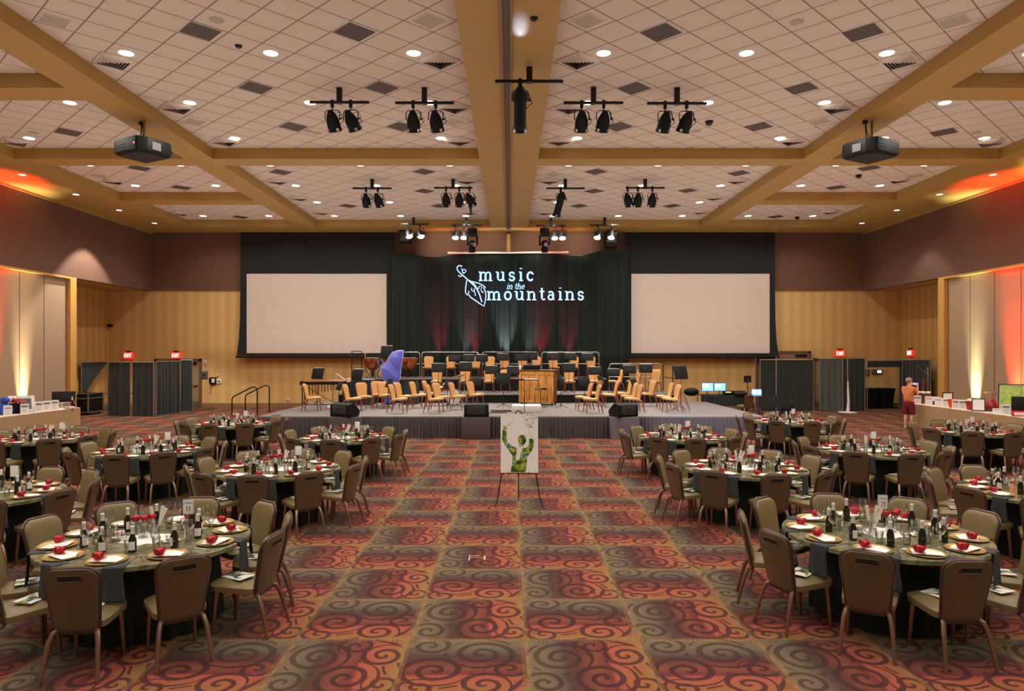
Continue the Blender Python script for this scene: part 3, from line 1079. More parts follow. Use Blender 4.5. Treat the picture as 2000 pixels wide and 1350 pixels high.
riser('stage_riser', 'lower orchestra riser deck spanning the stage behind the piano', -6.35, 6.1, YR1, YR2, Z1, Z2, 5)
riser('stage_riser', 'upper orchestra riser deck under the rear row of chairs', -6.35, 3.85, YR2, YR3, Z1, Z3, 4)


def rail(label, p0, p1, zb, h, m, mid=True):
    p0, p1 = Vector((*p0, zb)), Vector((*p1, zb))
    d = (p1 - p0).normalized() * 0.1
    t = thing('guard_rail', label, 'railing', p0, group='tube guard rails of the stage')
    q = p1 - p0
    up = Vector((0, 0, h))
    MB().tube([(0, 0, 0), up - Vector((0, 0, 0.1)), up - Vector((0, 0, 0.03)) + d * 0.3, up + d, q + up - d, q + up - Vector((0, 0, 0.03)) - d * 0.3, q + up - Vector((0, 0, 0.1)), q], 0.02, 8).build('rail_hoop', m, t)
    if mid:
        MB().tube([up * 0.52, q + up * 0.52], 0.016, 8).build('mid_rail', m, t)
    return t


for i, (a, b_) in enumerate(((713, 820), (824, 935), (942, 1051), (1058, 1170))):
    rail(f'silver tube guard rail behind the rear riser, {["far left", "second from left", "third from left", "far right"][i]}', ((a - CX) * 30 / F, 30.0), ((b_ - CX) * 30 / F, 30.0), Z3, 1.05, M_silver)
rail('silver tube guard rail behind the lower riser right of the rear chairs', (3.95, 27.9), (6.02, 27.9), Z2, 1.08, M_silver)
rail('black tube guard rail at the right end of the lower riser', (6.06, 27.75), (6.06, 26.1), Z2, 1.08, M_blackm)
rail('black tube guard rail at the left end of the upper riser', (-6.32, 28.0), (-6.32, 29.9), Z3, 1.08, M_blackm)
# stairs and their two hand rails
stp = thing('stage_stairs', 'black portable steps at the left end of the stage', 'stairs', (-7.9, 20.9, 0))
for i in range(3):
    MB().box(-0.5 + 0.2 * i, -0.3 + 0.2 * i + 0.02, 0.02, 0.86, 0.15 * (i + 1) - 0.03, 0.15 * (i + 1), 0.004).build('tread', M_blackm, stp, smooth=False)
MB().box(-0.5, 0.12, 0.0, 0.02, 0.0, 0.12).box(-0.5, 0.12, 0.86, 0.88, 0.0, 0.12).build('side_frame', M_blackm, stp, smooth=False)
for yy, w in ((20.82, 'nearer'), (21.87, 'farther')):
    t = thing('stair_rail', f'black bent handrail of the stage steps, {w} of the two', 'handrail', (-8.25, yy, 0), group='handrails of the stage steps')
    MB().tube([(0, 0, 0.0), (0, 0, 1.08), (0.03, 0, 1.15), (0.1, 0, 1.19), (0.55, 0, 1.42), (0.66, 0, 1.45), (0.73, 0, 1.41), (0.75, 0, 1.34), (0.75, 0, 0.62)], 0.02, 8).build('hand_rail', M_blackm, t)
    MB().box(-0.06, 0.06, -0.06, 0.06, 0, 0.012).box(0.69, 0.81, -0.06, 0.06, 0.62, 0.632).build('rail_foot', M_blackm, t, smooth=False)

# chairs on the stage: photo pixel of the feet centre, facing in degrees
RAD = math.radians
FL = [(612, 803, 0, 'beside the bar percussion frame'), (690, 805, -10, 'behind the left floor monitor'), (712, 800, -55, 'in front of the draped percussion table'),
      (738, 795, -70, 'in front of the left timpani'), (753, 797, -60, 'left of the blue harp cover foot'), (780, 806, -12, 'at the front edge below the blue harp cover'),
      (790, 799, -22, 'close in front of the blue harp cover'), (819, 796, -20, 'right of the blue harp cover'), (851, 806, -15, 'at the front edge left of the middle monitor'),
      (864, 801, -35, 'second row left of the middle monitor'), (843, 792, -15, 'in front of the red drum kit'), (896, 799, -20, 'behind the middle monitor, left one'),
      (930, 795, -35, 'behind the middle monitor, right one'),
      (1138, 801, 190, 'right of the piano, second from the stage edge'), (1154, 806, 190, 'right of the piano, nearest the stage edge'), (1158, 791, 150, 'right of the piano, seen from behind'),
      (1190, 795, 185, 'behind the right monitor, left one'), (1218, 792, 190, 'behind the right monitor, middle one'), (1227, 799, 190, 'beside the right monitor, rear one'),
      (1235, 805, 190, 'beside the right monitor, front one'), (1262, 793, 200, 'at the foot of the right riser end'), (1296, 799, 186, 'at the right end of the stage, rear one'),
      (1309, 805, 188, 'at the right end of the stage, front one')]
for px, py, h, w in FL:
    p = G(px, py, Z1)
    SCH.put(p + Vector((0, 0, 0.003)), RAD(h - 90), f'tan padded stage chair {w}', 'tan chairs on the stage')
ORD = ['first', 'second', 'third', 'fourth', 'fifth', 'sixth', 'seventh', 'eighth', 'ninth', 'tenth']
for i, px in enumerate((853, 908, 955, 987, 1112, 1160, 1201, 1236, 1277)):
    h = -90 if px < 1190 else (-90, -90, 195, 195, -120)[(i - 4)]
    SCH.put(((px - CX) * 27.0 / F, 26.95, Z2 + 0.003), RAD(h - 90), f'tan padded chair on the lower riser, {ORD[i]} from the left', 'tan chairs on the lower riser')
for i, px in enumerate((836, 881, 928, 957, 986, 1020, 1048, 1082, 1121, 1155)):
    SCH.put(((px - CX) * 29.0 / F, 29.0, Z3 + 0.003), RAD(-180 + (6 * math.sin(i * 2.1))), f'tan padded chair on the upper riser, {ORD[i]} from the left', 'tan chairs on the upper riser')


# ------------------------------------------------------------------ music stands
def mk_stand(paper, low=False):
    def mk():
        t = thing('music_stand', 'stand', 'music stand')
        b = MB()
        for i in range(3):
            a = 0.5 + i * 2 * PI / 3
            b.tube([(0, 0, 0.12), (0.1 * math.cos(a), 0.1 * math.sin(a), 0.075), (0.27 * math.cos(a), 0.27 * math.sin(a), 0.012)], 0.009, 6)
        b.build('tripod', M_blackm, t)
        MB().cyl((0, 0, 0.04), (0, 0, 0.5), 0.013).cyl((0, 0, 0.48), (0, 0, 0.86), 0.009).build('pole', M_blackm, t)
        M = Matrix.Translation((0, 0.02, 0.9)) @ Matrix.Rotation(RAD(-22), 4, 'X')
        d = MB().box(-0.25, 0.25, -0.006, 0.004, -0.14, 0.17, 0.004, M).box(-0.25, 0.25, 0.0, 0.06, -0.145, -0.135, 0, M)
        d.mat(1)
        d.tube([M @ Vector((x, -0.0065, z)) for x, z in ((-0.035, -0.01), (-0.035, 0.02), (-0.012, 0.02), (0.0, -0.005), (0.012, 0.02), (0.035, 0.02), (0.035, -0.01))], 0.0025, 4)
        dk = d.build('desk', [M_black, M_grey], t)
        MB().cyl(M @ Vector((0, -0.02, 0.0)), M @ Vector((0, -0.006, 0)), 0.03, n=10).build('tilt_joint', M_blackm, t)
        if paper:
            MB().box(-0.22, 0.0, 0.006, 0.012, -0.13, 0.19, 0, M).box(0.003, 0.215, 0.006, 0.01, -0.13, 0.185, 0, M).build('sheet_music', M_white, dk, smooth=False)
        return t
    return mk


PST, PSP = Proto(mk_stand(False)), Proto(mk_stand(True))
STANDS = [  # px, py of the desk, floor z, depth, paper, turn
    (888, 699, Z3, 28.25, 0, 8), (915, 699, Z3, 28.3, 1, -6), (941, 699, Z3, 28.2, 1, 5), (982, 697, Z3, 28.25, 1, 0), (1018, 697, Z3, 28.2, 0, 8), (1038, 695, Z3, 28.3, 0, -12),
    (1080, 696, Z3, 28.25, 1, 0), (1114, 696, Z3, 28.2, 1, -4), (1147, 697, Z3, 28.25, 1, -8),
    (856, 718, Z2, 26.2, 1, 5), (909, 716, Z2, 26.2, 1, 0), (960, 722, Z2, 26.1, 1, 4), (1003, 723, Z2, 26.15, 1, 0), (1111, 718, Z2, 26.2, 1, -6), (1162, 724, Z2, 26.15, 1, -8),
    (1198, 727, Z2, 26.2, 1, -20), (1229, 721, Z2, 26.6, 1, 0), (1261, 719, Z2, 26.5, 1, -14),
    (983, 738, Z1, 23.4, 0, 0), (758, 748, Z1, 23.0, 0, -62), (697, 731, Z1, 24.42, 1, -30), (662, 754, Z1, 22.4, 0, -58), (620, 729, Z1, 24.6, 1, -24), (1096, 741, Z1, 23.2, 0, 68),
    (1142, 745, Z1, 23.9, 0, 34), (1330, 727, Z1, 22.6, 0, 20), (755, 684, Z3, 28.2, 1, -10), (1175, 742, Z1, 25.4, 0, 60), (1240, 748, Z1, 24.4, 0, 55), (929, 745, Z1, 25.45, 0, -40), (874, 751, Z1, 24.0, 0, -50)]
for i, (px, py, fz, d, pap, turn) in enumerate(STANDS):
    p = D(px, py, d)
    k = (p.z - fz) / 0.915
    k = max(0.75, min(1.5, k))
    tier = {Z3: 'upper riser', Z2: 'lower riser', Z1: 'stage floor'}[fz]
    nth = sum(1 for s_ in STANDS if s_[2] == fz and s_[0] < px)
    w = ORD[nth] if nth < 10 else ['eleventh', 'twelfth', 'thirteenth', 'fourteenth'][nth - 10]
    (PSP if pap else PST).put((p.x, d, fz), RAD(turn), f'black music stand on the {tier}, {w} from the left', 'black music stands on the stage', scale=(1, 1, k))
# conductor's place
t = thing('conductor_stand', 'flat conductor music stand with red folder in front of the white podium', 'music stand', G(1024, 809, Z1))
MB().lathe([(0, 0), (0.19, 0), (0.19, 0.012), (0.04, 0.03), (0, 0.03)], 20).build('round_base', M_black, t)
MB().cyl((0, 0, 0.02), (0, 0, 1.02), 0.011).build('pole', M_blackm, t)
MB().box(-0.43, 0.42, -0.2, 0.2, 1.02, 1.045, 0.006).build('desk', M_black, t)
MB().box(-0.42, -0.02, -0.215, 0.18, 1.046, 1.062, 0.003).mat(1).box(-0.0, 0.4, -0.19, 0.18, 1.046, 1.058).build('score', [mat('maroon_folder', (120, 26, 40), 0.5), M_white], t, smooth=False)
t = thing('tray_stand', 'small black tray stand right of the conductor podium', 'stand', G(1056, 797, Z1))
for i in range(3):
    a = i * 2 * PI / 3
    MB().tube([(0, 0, 0.08), (0.2 * math.cos(a), 0.2 * math.sin(a), 0.01)], 0.01, 6).build('leg', M_blackm, t)
MB().cyl((0, 0, 0.05), (0, 0, 0.62), 0.012).build('pole', M_blackm, t)
MB().box(-0.22, 0.22, -0.16, 0.16, 0.62, 0.64, 0.006).mat(1).box(0.02, 0.2, -0.15, -0.02, 0.64, 0.67, 0.006).build('tray', [M_black, M_gloss], t)
p = G(1029, 805.5, Z1)
tag(MB().box(-0.45, 0.45, 0, 0.75, 0, 0.2, 0.006).build('conductor_podium', M_white, loc=(p.x, p.y, Z1)), 'plain white box podium at the middle of the stage edge', 'podium')
tag(MB().box(-0.62, 0.0, 0, 0.5, 0, 0.07, 0.006).build('step_board', M_stagefloor, loc=(p.x - 0.5, p.y + 0.1, Z1)), 'low grey step board left of the white podium', 'step')
# piano
t = thing('upright_piano', 'honey wood upright piano turned away, right of the podium', 'piano', (0.93, 24.75, Z1), RAD(-16))
MB().box(-0.62, 0.62, 0.02, 0.58, 0.1, 1.2, 0.012).build('case', mat('dark_brown_wood', (104, 62, 34), 0.45, noise=0.1), t)
MB().box(-0.66, 0.66, -0.03, 0.62, 1.2, 1.245, 0.012).build('lid', mat('dark_brown_wood', (104, 62, 34)), t)
b = MB().box(-0.62, 0.62, 0.0, 0.03, 1.04, 1.19, 0.006)
for x in (-0.6, -0.29, 0.03, 0.33, 0.58):
    b.box(x - 0.035, x + 0.035, -0.035, 0.02, 0.08, 1.06, 0.008)
b.box(-0.62, 0.62, -0.03, 0.02, 0.08, 0.16, 0.006)
b.build('back_frame', M_wood, t)
for x0, x1 in ((-0.56, -0.33), (-0.25, -0.01), (0.07, 0.29), (0.37, 0.54)):
    MB().box(x0, x1, -0.006, 0.02, 0.17, 1.03, 0.004).build('back_board', M_wood, t)
MB().box(-0.58, 0.58, 0.5, 0.78, 0.62, 0.78, 0.01).build('key_bed', mat('dark_brown_wood', (104, 62, 34)), t)
for x, y in ((-0.55, 0.08), (0.55, 0.08), (-0.55, 0.6), (0.55, 0.6)):
    MB().cyl((x - 0.02, y, 0.045), (x + 0.02, y, 0.045), 0.045, n=12).box(x - 0.04, x + 0.04, y - 0.04, y + 0.04, 0.08, 0.11).build('caster', M_blackm, t)
tag(MB().box(-0.3, 0.3, -0.12, 0.12, 0, 0.16, 0.01).mat(1).box(-0.3, 0.3, -0.125, 0.12, 0.155, 0.17).build('black_box', [M_black, M_silver], loc=(0.78, 25.03, Z1 + 1.246), rot=(0, 0, RAD(-16))), 'small black equipment case on the piano lid', 'case')
t = thing('drink_bottle', 'white bottle standing on the piano lid', 'bottle', (0.36, 25.0, Z1 + 1.245))
MB().lathe([(0, 0), (0.035, 0), (0.036, 0.12), (0.014, 0.16), (0.014, 0.2), (0, 0.2)], 12).build('bottle_body', M_white, t)
MB().cyl((0, 0, 0.2), (0, 0, 0.23), 0.017, n=10).build('cap', M_white, t)

# harp under its blue cover
hp = thing('covered_harp', 'concert harp under a bright blue quilted cover, left on the stage', 'harp', (D(765, 0, 25.2).x, 25.2, Z1))
M_blue = mat('blue_harp_cover', (98, 104, 212), 0.6, sheen=0.3, noise=0.1, nscale=5, bump=1.0)


def hpx(x, y):
    return ((x - 765) * 25.2 / F, H - (y - CY) * 25.2 / F - Z1)


left = [(751, 787), (752, 760), (748, 741), (745, 728), (744, 718), (752, 713), (757, 705), (761, 697), (766, 690), (774, 686), (780, 684.6)]
right = [(765, 787), (768, 772), (775, 757), (782, 742), (783, 731), (784, 722), (785, 712), (786.5, 703), (787.5, 695), (788.5, 688), (788.8, 685)]
rg = []
for i in range(41):
    f = i / 40 * 10
    j = min(int(f), 9)
    k = f - j
    lx, lz = [a * (1 - k) + b_ * k for a, b_ in zip(hpx(*left[j]), hpx(*left[j + 1]))]
    rx, rz_ = [a * (1 - k) + b_ * k for a, b_ in zip(hpx(*right[j]), hpx(*right[j + 1]))]
    ring = []
    for q in range(28):
        a = 2 * PI * q / 28
        u = 0.5 - 0.5 * math.cos(a)
        th = (0.13 + 0.1 * min(1, i / 12)) * (1 - 0.5 * max(0, i - 30) / 10)
        wr = 0.02 * math.sin(0.55 * i + 5 * u) * (0.4 + u) + 0.012 * math.sin(1.3 * i + 9 * u)
        ring.append(Vector((lx + (rx - lx) * u, -math.sin(a) * th + wr * math.sin(a), lz + (rz_ - lz) * u)))
    rg.append(ring)
MB().rings(rg).build('cover', M_blue, hp)
pts = [Vector((*hpx(*p_), 0)) for p_ in left[3:] + right[::-1][:8]]
MB().tube([(p_.x, -0.1 * (1 if 2 < i < len(pts) - 1 else 1), p_.y) for i, p_ in enumerate(pts)], 0.014, 6).build('piping', mat('pale_blue_piping', (176, 180, 236), 0.6), hp)
MB().tube([(hpx(744, 716)[0], -0.12, hpx(0, 716)[1]), (hpx(739, 707)[0], -0.14, hpx(0, 707)[1]), (hpx(746, 702)[0], -0.14, hpx(0, 702)[1]), (hpx(752, 709)[0], -0.14, hpx(0, 709)[1])], 0.02, 6).build('strap', M_blue, hp)
MB().box(-0.2, 0.14, -0.18, 0.18, 0.0, 0.06, 0.02).build('foot_base', M_black, hp)


def mk_timp():
    t = thing('timpani', 't', 'kettledrum')
    MB().lathe([(0.0, 0.30), (0.1, 0.31), (0.2, 0.36), (0.28, 0.46), (0.315, 0.58), (0.33, 0.74), (0.33, 0.8)], 32).build('bowl', mat('copper_bowl', (206, 124, 74), 0.22, metal=1.0), t)
    MB().lathe([(0.34, 0.78), (0.352, 0.785), (0.352, 0.815), (0.34, 0.82)], 32).build('rim', M_chrome, t)
    MB().lathe([(0.0, 0.822), (0.3, 0.822), (0.338, 0.818)], 32).build('drumhead', M_cream, t)
    for i in range(8):
        a = i * PI / 4 + 0.2
        MB().tube([(0.35 * math.cos(a), 0.35 * math.sin(a), 0.8), (0.345 * math.cos(a), 0.345 * math.sin(a), 0.52)], 0.008, 6).build('tuning_rod', M_chrome, t)
    for i in range(4):
        a = i * PI / 2 + 0.6
        MB().tube([(0.352 * math.cos(a), 0.352 * math.sin(a), 0.66), (0.3 * math.cos(a), 0.3 * math.sin(a), 0.35), (0.16 * math.cos(a), 0.16 * math.sin(a), 0.14), (0.3 * math.cos(a), 0.3 * math.sin(a), 0.02)], 0.018, 6).build('strut', mat('dark_chrome', (90, 84, 80), 0.25, metal=1.0), t)
    MB().cyl((0, 0, 0.03), (0, 0, 0.32), 0.05, n=12).build('pedestal', M_blackm, t)
    return t


PT = Proto(mk_timp)
PT.put((D(728, 0, 28.4).x, 28.4, Z3), 0, 'copper timpani left of the blue harp cover', 'copper timpani on the riser')
o = PT.put((D(798, 0, 28.5).x, 28.55, Z3), 0.7, 'copper timpani right of the blue harp cover', 'copper timpani on the riser')
# glockenspiel frame
t = thing('marimba', 'long bar percussion instrument on a wheeled frame, left stage end', 'marimba', (D(629, 0, 23.2).x, 23.4, Z1), RAD(8))
for i in range(24):
    x = -0.62 + i * 0.054
    MB().box(x - 0.022, x + 0.022, -0.32 + 0.005 * i, 0.3 - 0.005 * i, 0.88, 0.9, 0.004).build('bar', mat('rosewood_bar', (150, 66, 44), 0.3), t, smooth=False)
b = MB().box(-0.7, 0.72, -0.3, -0.24, 0.79, 0.87).box(-0.7, 0.72, 0.18, 0.24, 0.79, 0.87).box(-0.72, -0.66, -0.34, 0.32, 0.78, 0.9).box(0.68, 0.74, -0.2, 0.2, 0.78, 0.9)
b.build('frame', M_black, t, smooth=False)
for x in (-0.66, 0.66):
    for y in (-0.26, 0.22):
        MB().tube([(x, y, 0.8), (x * 0.98, y, 0.4), (x, y, 0.06)], 0.018, 6).build('leg', M_blackm, t)
        MB().cyl((x - 0.015, y, 0.05), (x + 0.015, y, 0.05), 0.05, n=12).build('wheel', M_silver, t)
MB().tube([(-0.66, 0.22, 0.1), (0.66, 0.22, 0.1)], 0.015, 6).tube([(-0.6, 0.0, 0.75), (0.1, 0, 0.3), (0.62, 0, 0.1)], 0.012, 6).build('brace', M_blackm, t)
for i in range(12):
    MB().cyl((-0.55 + i * 0.1, -0.1, 0.78), (-0.55 + i * 0.1, -0.1, 0.42 + 0.02 * i), 0.02, n=8).build('resonator', mat('brass_tube', (196, 150, 70), 0.3, metal=0.9), t)
# draped percussion table
t = thing('percussion_table', 'black draped percussion table with grey top left of the harp', 'table', (D(699, 0, 25.0).x, 25.1, Z1))
MB().box(-0.46, 0.52, -0.3, 0.3, 0.86, 0.9, 0.01).build('table_top', mat('grey_towel', (120, 122, 132), 0.9), t)
skirt(t, (-0.46, -0.3, 0), (0.52, -0.3, 0), 0.0, 0.88, M_drape, name='table_drape')
skirt(t, (0.52, -0.3, 0), (0.52, 0.3, 0), 0.0, 0.88, M_drape, name='table_drape')
MB().box(-0.44, 0.5, -0.28, 0.28, 0.0, 0.86).build('table_frame', M_black, t, smooth=False)
tag(MB().lathe([(0, 0.05), (0.05, 0.045), (0.09, 0.02), (0.1, 0.0), (0.09, 0.0), (0.0, 0.0)], 16).build('wooden_bowl', mat('pinkish_wood', (200, 140, 110), 0.5), loc=(D(699, 0, 25).x - 0.3, 24.95, Z1 + 0.9)), 'small pinkish wooden bowl on the draped percussion table', 'bowl')
t = thing('snare_stand', 'wooden temple block set on a chrome stand near the stage left', 'percussion', (D(660, 0, 24.4).x, 24.45, Z1))
for x in (-0.2, 0.2):
    MB().cyl((x, 0, 0.02), (x, 0, 0.8), 0.014).build('pole', M_chrome, t)
for i in range(4):
    MB().box(-0.42 + i * 0.02, 0.42, -0.12 + i * 0.07, -0.07 + i * 0.07, 0.8 + i * 0.015, 0.84 + i * 0.015, 0.008).build('block_bar', M_cream if i % 2 else mat('rosewood_bar', (150, 66, 44)), t)
MB().tube([(-0.1, 0.1, 0.86), (-0.1, 0.1, 1.12), (0.22, 0.1, 0.9), (0.1, 0.1, 0.88)], 0.014, 6).build('triangle_frame', M_white, t)
# drum kit
t = thing('drum_kit', 'small red drum kit with bronze cymbals between the chairs', 'drum kit', (D(884, 0, 24.7).x, 24.8, Z1))
M_redl = mat('red_drum_lacquer', (150, 18, 30), 0.2, coat=0.5)
M_cym = mat('bronze_cymbal', (222, 178, 110), 0.28, metal=0.9)


def drum(name, c, r, h, ax):
    M = Matrix.Translation(c) @ Matrix.Rotation(ax, 4, 'X')
    o = MB().lathe([(r, -h / 2), (r, h / 2)], 24, M=M).build(name, M_redl, t)
    MB().lathe([(r + 0.012, -h / 2 - 0.005), (r + 0.012, -h / 2 + 0.02), (r, -h / 2 + 0.025)], 24, M=M).lathe([(r, h / 2 - 0.025), (r + 0.012, h / 2 - 0.02), (r + 0.012, h / 2 + 0.005)], 24, M=M).build('hoop', M_chrome, o)
    MB().lathe([(0, h / 2), (r, h / 2)], 24, M=M).lathe([(0, -h / 2), (r, -h / 2)], 24, M=M).build('head', M_porc, o)


drum('bass_drum', (0.02, 0.1, 0.28), 0.27, 0.36, PI / 2)
drum('tom_drum', (-0.2, 0.0, 0.66), 0.14, 0.18, 0.4)
drum('snare_drum', (-0.42, -0.1, 0.58), 0.17, 0.13, 0.1)
for x, y, z, r in ((0.22, -0.1, 1.02, 0.24), (0.4, 0.1, 0.82, 0.2)):
    MB().lathe([(r, 0), (r * 0.5, 0.02), (r * 0.2, 0.03), (r * 0.12, 0.05), (0, 0.055)], 28, M=Matrix.Translation((x, y, z)) @ Matrix.Rotation(-0.2, 4, 'Y') @ Matrix.Rotation(-0.15, 4, 'X')).build('cymbal', M_cym, t)
    b = MB().cyl((x, y, 0.3), (x, y, z), 0.009, n=8)
    for i in range(3):
        a = i * 2 * PI / 3
        b.tube([(x, y, 0.32), (x + 0.2 * math.cos(a), y + 0.2 * math.sin(a), 0.01)], 0.009, 6)
    b.build('cymbal_stand', M_chrome, t)


# a covered cart right of the harp and a low case by the marimba
t = thing('covered_cart', 'black cloth covered cart between the blue harp cover and the drum kit', 'cart', (D(801, 0, 25.3).x, 25.35, Z1 + 0.003))
MB().grid(lambda u, v: Vector(((0.27 + 0.05 * (1 - v) + 0.025 * math.sin(9 * 2 * PI * u + v)) * math.cos(2 * PI * u) * (1.0 if v < 0.95 else 0.9), (0.2 + 0.05 * (1 - v) + 0.025 * math.sin(7 * 2 * PI * u)) * math.sin(2 * PI * u), 0.84 * v + 0.03 * math.sin(4 * PI * u) * v)), 60, 8).build('cloth', M_drape, t, norm=False)
MB().box(-0.22, 0.22, -0.16, 0.16, 0.02, 0.8, 0.02).build('cart_body', M_black, t)
t = thing('instrument_box', 'low pink and white instrument box lying by the marimba foot', 'case', (D(658, 0, 23.2).x + 0.05, 23.0, Z1 + 0.003), RAD(12))
MB().box(-0.3, 0.3, -0.1, 0.1, 0.0, 0.11, 0.012).build('box_body', M_white, t)
MB().box(-0.31, 0.31, -0.11, 0.11, 0.0, 0.035, 0.008).build('pink_base', mat('pink_plastic', (206, 90, 104), 0.5), t)
# stage monitors and their boxes
def mk_mon():
    t = thing('stage_monitor', 'm', 'speaker')
    pr = rpoly([(-0.24, 0.0), (0.2, 0.0), (0.24, 0.14), (-0.02, 0.34), (-0.24, 0.3)], 0.035, 3)
    M = Matrix(((0, 0, 1, 0), (1, 0, 0, 0), (0, 1, 0, 0), (0, 0, 0, 1)))
    MB().prism(pr, -0.3, 0.3, M).build('cabinet', M_black, t)
    b = MB()
    b.box(-0.22, 0.22, -0.252, -0.236, 0.06, 0.27, 0.008).box(-0.09, 0.09, -0.262, -0.24, 0.2, 0.24, 0.008)
    for x in (-0.15, -0.05, 0.05, 0.15):
        b.box(x - 0.018, x + 0.018, -0.259, -0.245, 0.1, 0.16, 0.004)
    b.build('rear_panel', mat('dark_grey_metal', (66, 66, 66), 0.35, metal=0.4), t)
    for sx in (-1, 1):
        MB().box(sx * 0.3 - 0.012, sx * 0.3 + 0.012, -0.2, 0.18, 0.02, 0.06, 0.005).build('skid', M_gloss, t)
    MB().box(-0.27, 0.27, -0.2, 0.2, 0.0, 0.0, 0) if False else None
    Mg = Matrix.Translation((0, 0.12, 0.245)) @ Matrix.Rotation(RAD(-38), 4, 'X')
    MB().box(-0.26, 0.26, -0.14, 0.15, 0.005, 0.014, 0.004, Mg).build('grille', M_gloss, t)
    return t


PM = Proto(mk_mon)
for px, rz, w, z in ((674, -0.5, 'left end of the stage front', 0.635), (931, 0.0, 'middle of the stage front', 0.63), (1217, 0.45, 'right part of the stage front', 0.63)):
    PM.put(((px - CX) * 20.2 / F, 20.2, z), rz, f'black wedge stage monitor on a box at the {w}', 'wedge monitors on the stage edge', scale=(1.15, 1.0, 1.15) if px < 1000 else (1.1, 1.1, 1.15))
M_boxf = mat('dark_taupe_fabric_box', (82, 72, 70), 0.7, noise=0.05)
for x0, x1, w in ((642, 704, 'left end of the stage'), (903, 957, 'middle of the stage front')):
    X0, X1 = (x0 - CX) * 19.95 / F, (x1 - CX) * 19.95 / F
    tag(MB().box(X0, X1, 19.9, 20.24, 0.0, 0.63, 0.012).build('monitor_box', M_boxf), f'dark fabric covered box under the monitor at the {w}', 'box', 'boxes under the stage monitors')
t = thing('monitor_table', 'grey draped box under the monitor at the right of the stage', 'box', ((1219 - CX) * 19.95 / F, 19.9, 0), group='boxes under the stage monitors')
MB().box(-0.38, 0.42, 0, 0.34, 0.0, 0.63, 0.01).build('box_body', mat('grey_satin', (112, 106, 116), 0.6), t)
skirt(t, (-0.38, -0.004, 0), (0.42, -0.004, 0), 0.0, 0.6, mat('grey_satin', (112, 106, 116)), pitch=0.3, amp=0.02, name='drape')
tag(MB().tube([(-0.2, 0.0, 0.01), (-0.05, 0.1, 0.012), (0.2, -0.05, 0.01), (0.5, 0.06, 0.012), (0.8, -0.02, 0.01)], 0.012, 6).build('cable', M_black, loc=(-0.9, 21.4, Z1)), 'black cable lying on the stage behind the middle monitor', 'cable')

# ------------------------------------------------------------------ curtain, logo, screens
YC = 31.0
TOP = [(762, 494), (800, 494), (818, 499), (833, 502), (855, 502), (874, 499), (900, 496), (995, 495), (1085, 496), (1112, 499), (1133, 501), (1150, 496), (1168, 491), (1190, 490), (1230, 491)]


def ctop(x):
    px = CX + x * F / YC
    for (a, ya), (b_, yb) in zip(TOP, TOP[1:]):
        if a <= px <= b_:
            k = (px - a) / (b_ - a)
            return H - (ya + (yb - ya) * k - CY) * YC / F
    return H - (TOP[0][1] - CY) * YC / F


def cfold(x):
    return 0.05 * math.sin(x * 14 + 1.4 * math.sin(x * 2.3)) + 0.03 * math.sin(x * 31 + 2 * math.sin(x * 1.1))


cur = thing('stage_curtain', 'tall black pleated stage backdrop curtain with wavy top edge', 'curtain', (0, YC, 0))
MB().grid(lambda u, v: Vector((-5.25 + 10.5 * u, cfold(-5.25 + 10.5 * u) * (0.5 + 0.5 * (1 - v)) + 0.02 * math.sin(7 * u), ctop(-5.25 + 10.5 * u) * v)), 420, 10).build('curtain_cloth', M_curtain, cur, norm=False, angle=3)
MB().cyl((D(875, 0, YC).x, -0.12, 6.87), (D(1110, 0, YC).x, -0.12, 6.9), 0.04, n=10).build('top_pipe', mat('ivory_pipe', (226, 208, 190), 0.4), cur)
M_logo = mat('projection_glow', (150, 190, 235), 0.8, emit=(156, 192, 240), es=0.95)  # pale blue glow of the strokes imitates projector light on the curtain
YL = YC - 0.12


def LP(px, py):
    p = D(px, py, YL)
    return p


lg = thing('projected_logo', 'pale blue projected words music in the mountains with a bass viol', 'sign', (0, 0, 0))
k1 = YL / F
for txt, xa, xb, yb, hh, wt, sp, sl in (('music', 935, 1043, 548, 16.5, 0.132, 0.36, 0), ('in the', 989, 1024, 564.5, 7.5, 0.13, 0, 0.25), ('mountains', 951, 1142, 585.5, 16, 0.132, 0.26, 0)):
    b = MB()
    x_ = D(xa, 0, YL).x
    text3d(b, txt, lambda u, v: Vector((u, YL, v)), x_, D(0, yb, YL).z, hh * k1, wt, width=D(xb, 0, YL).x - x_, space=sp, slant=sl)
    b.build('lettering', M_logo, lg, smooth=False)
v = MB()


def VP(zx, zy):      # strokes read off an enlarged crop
    return LP(850 + zx / 5.714, 480 + zy / 5.714)


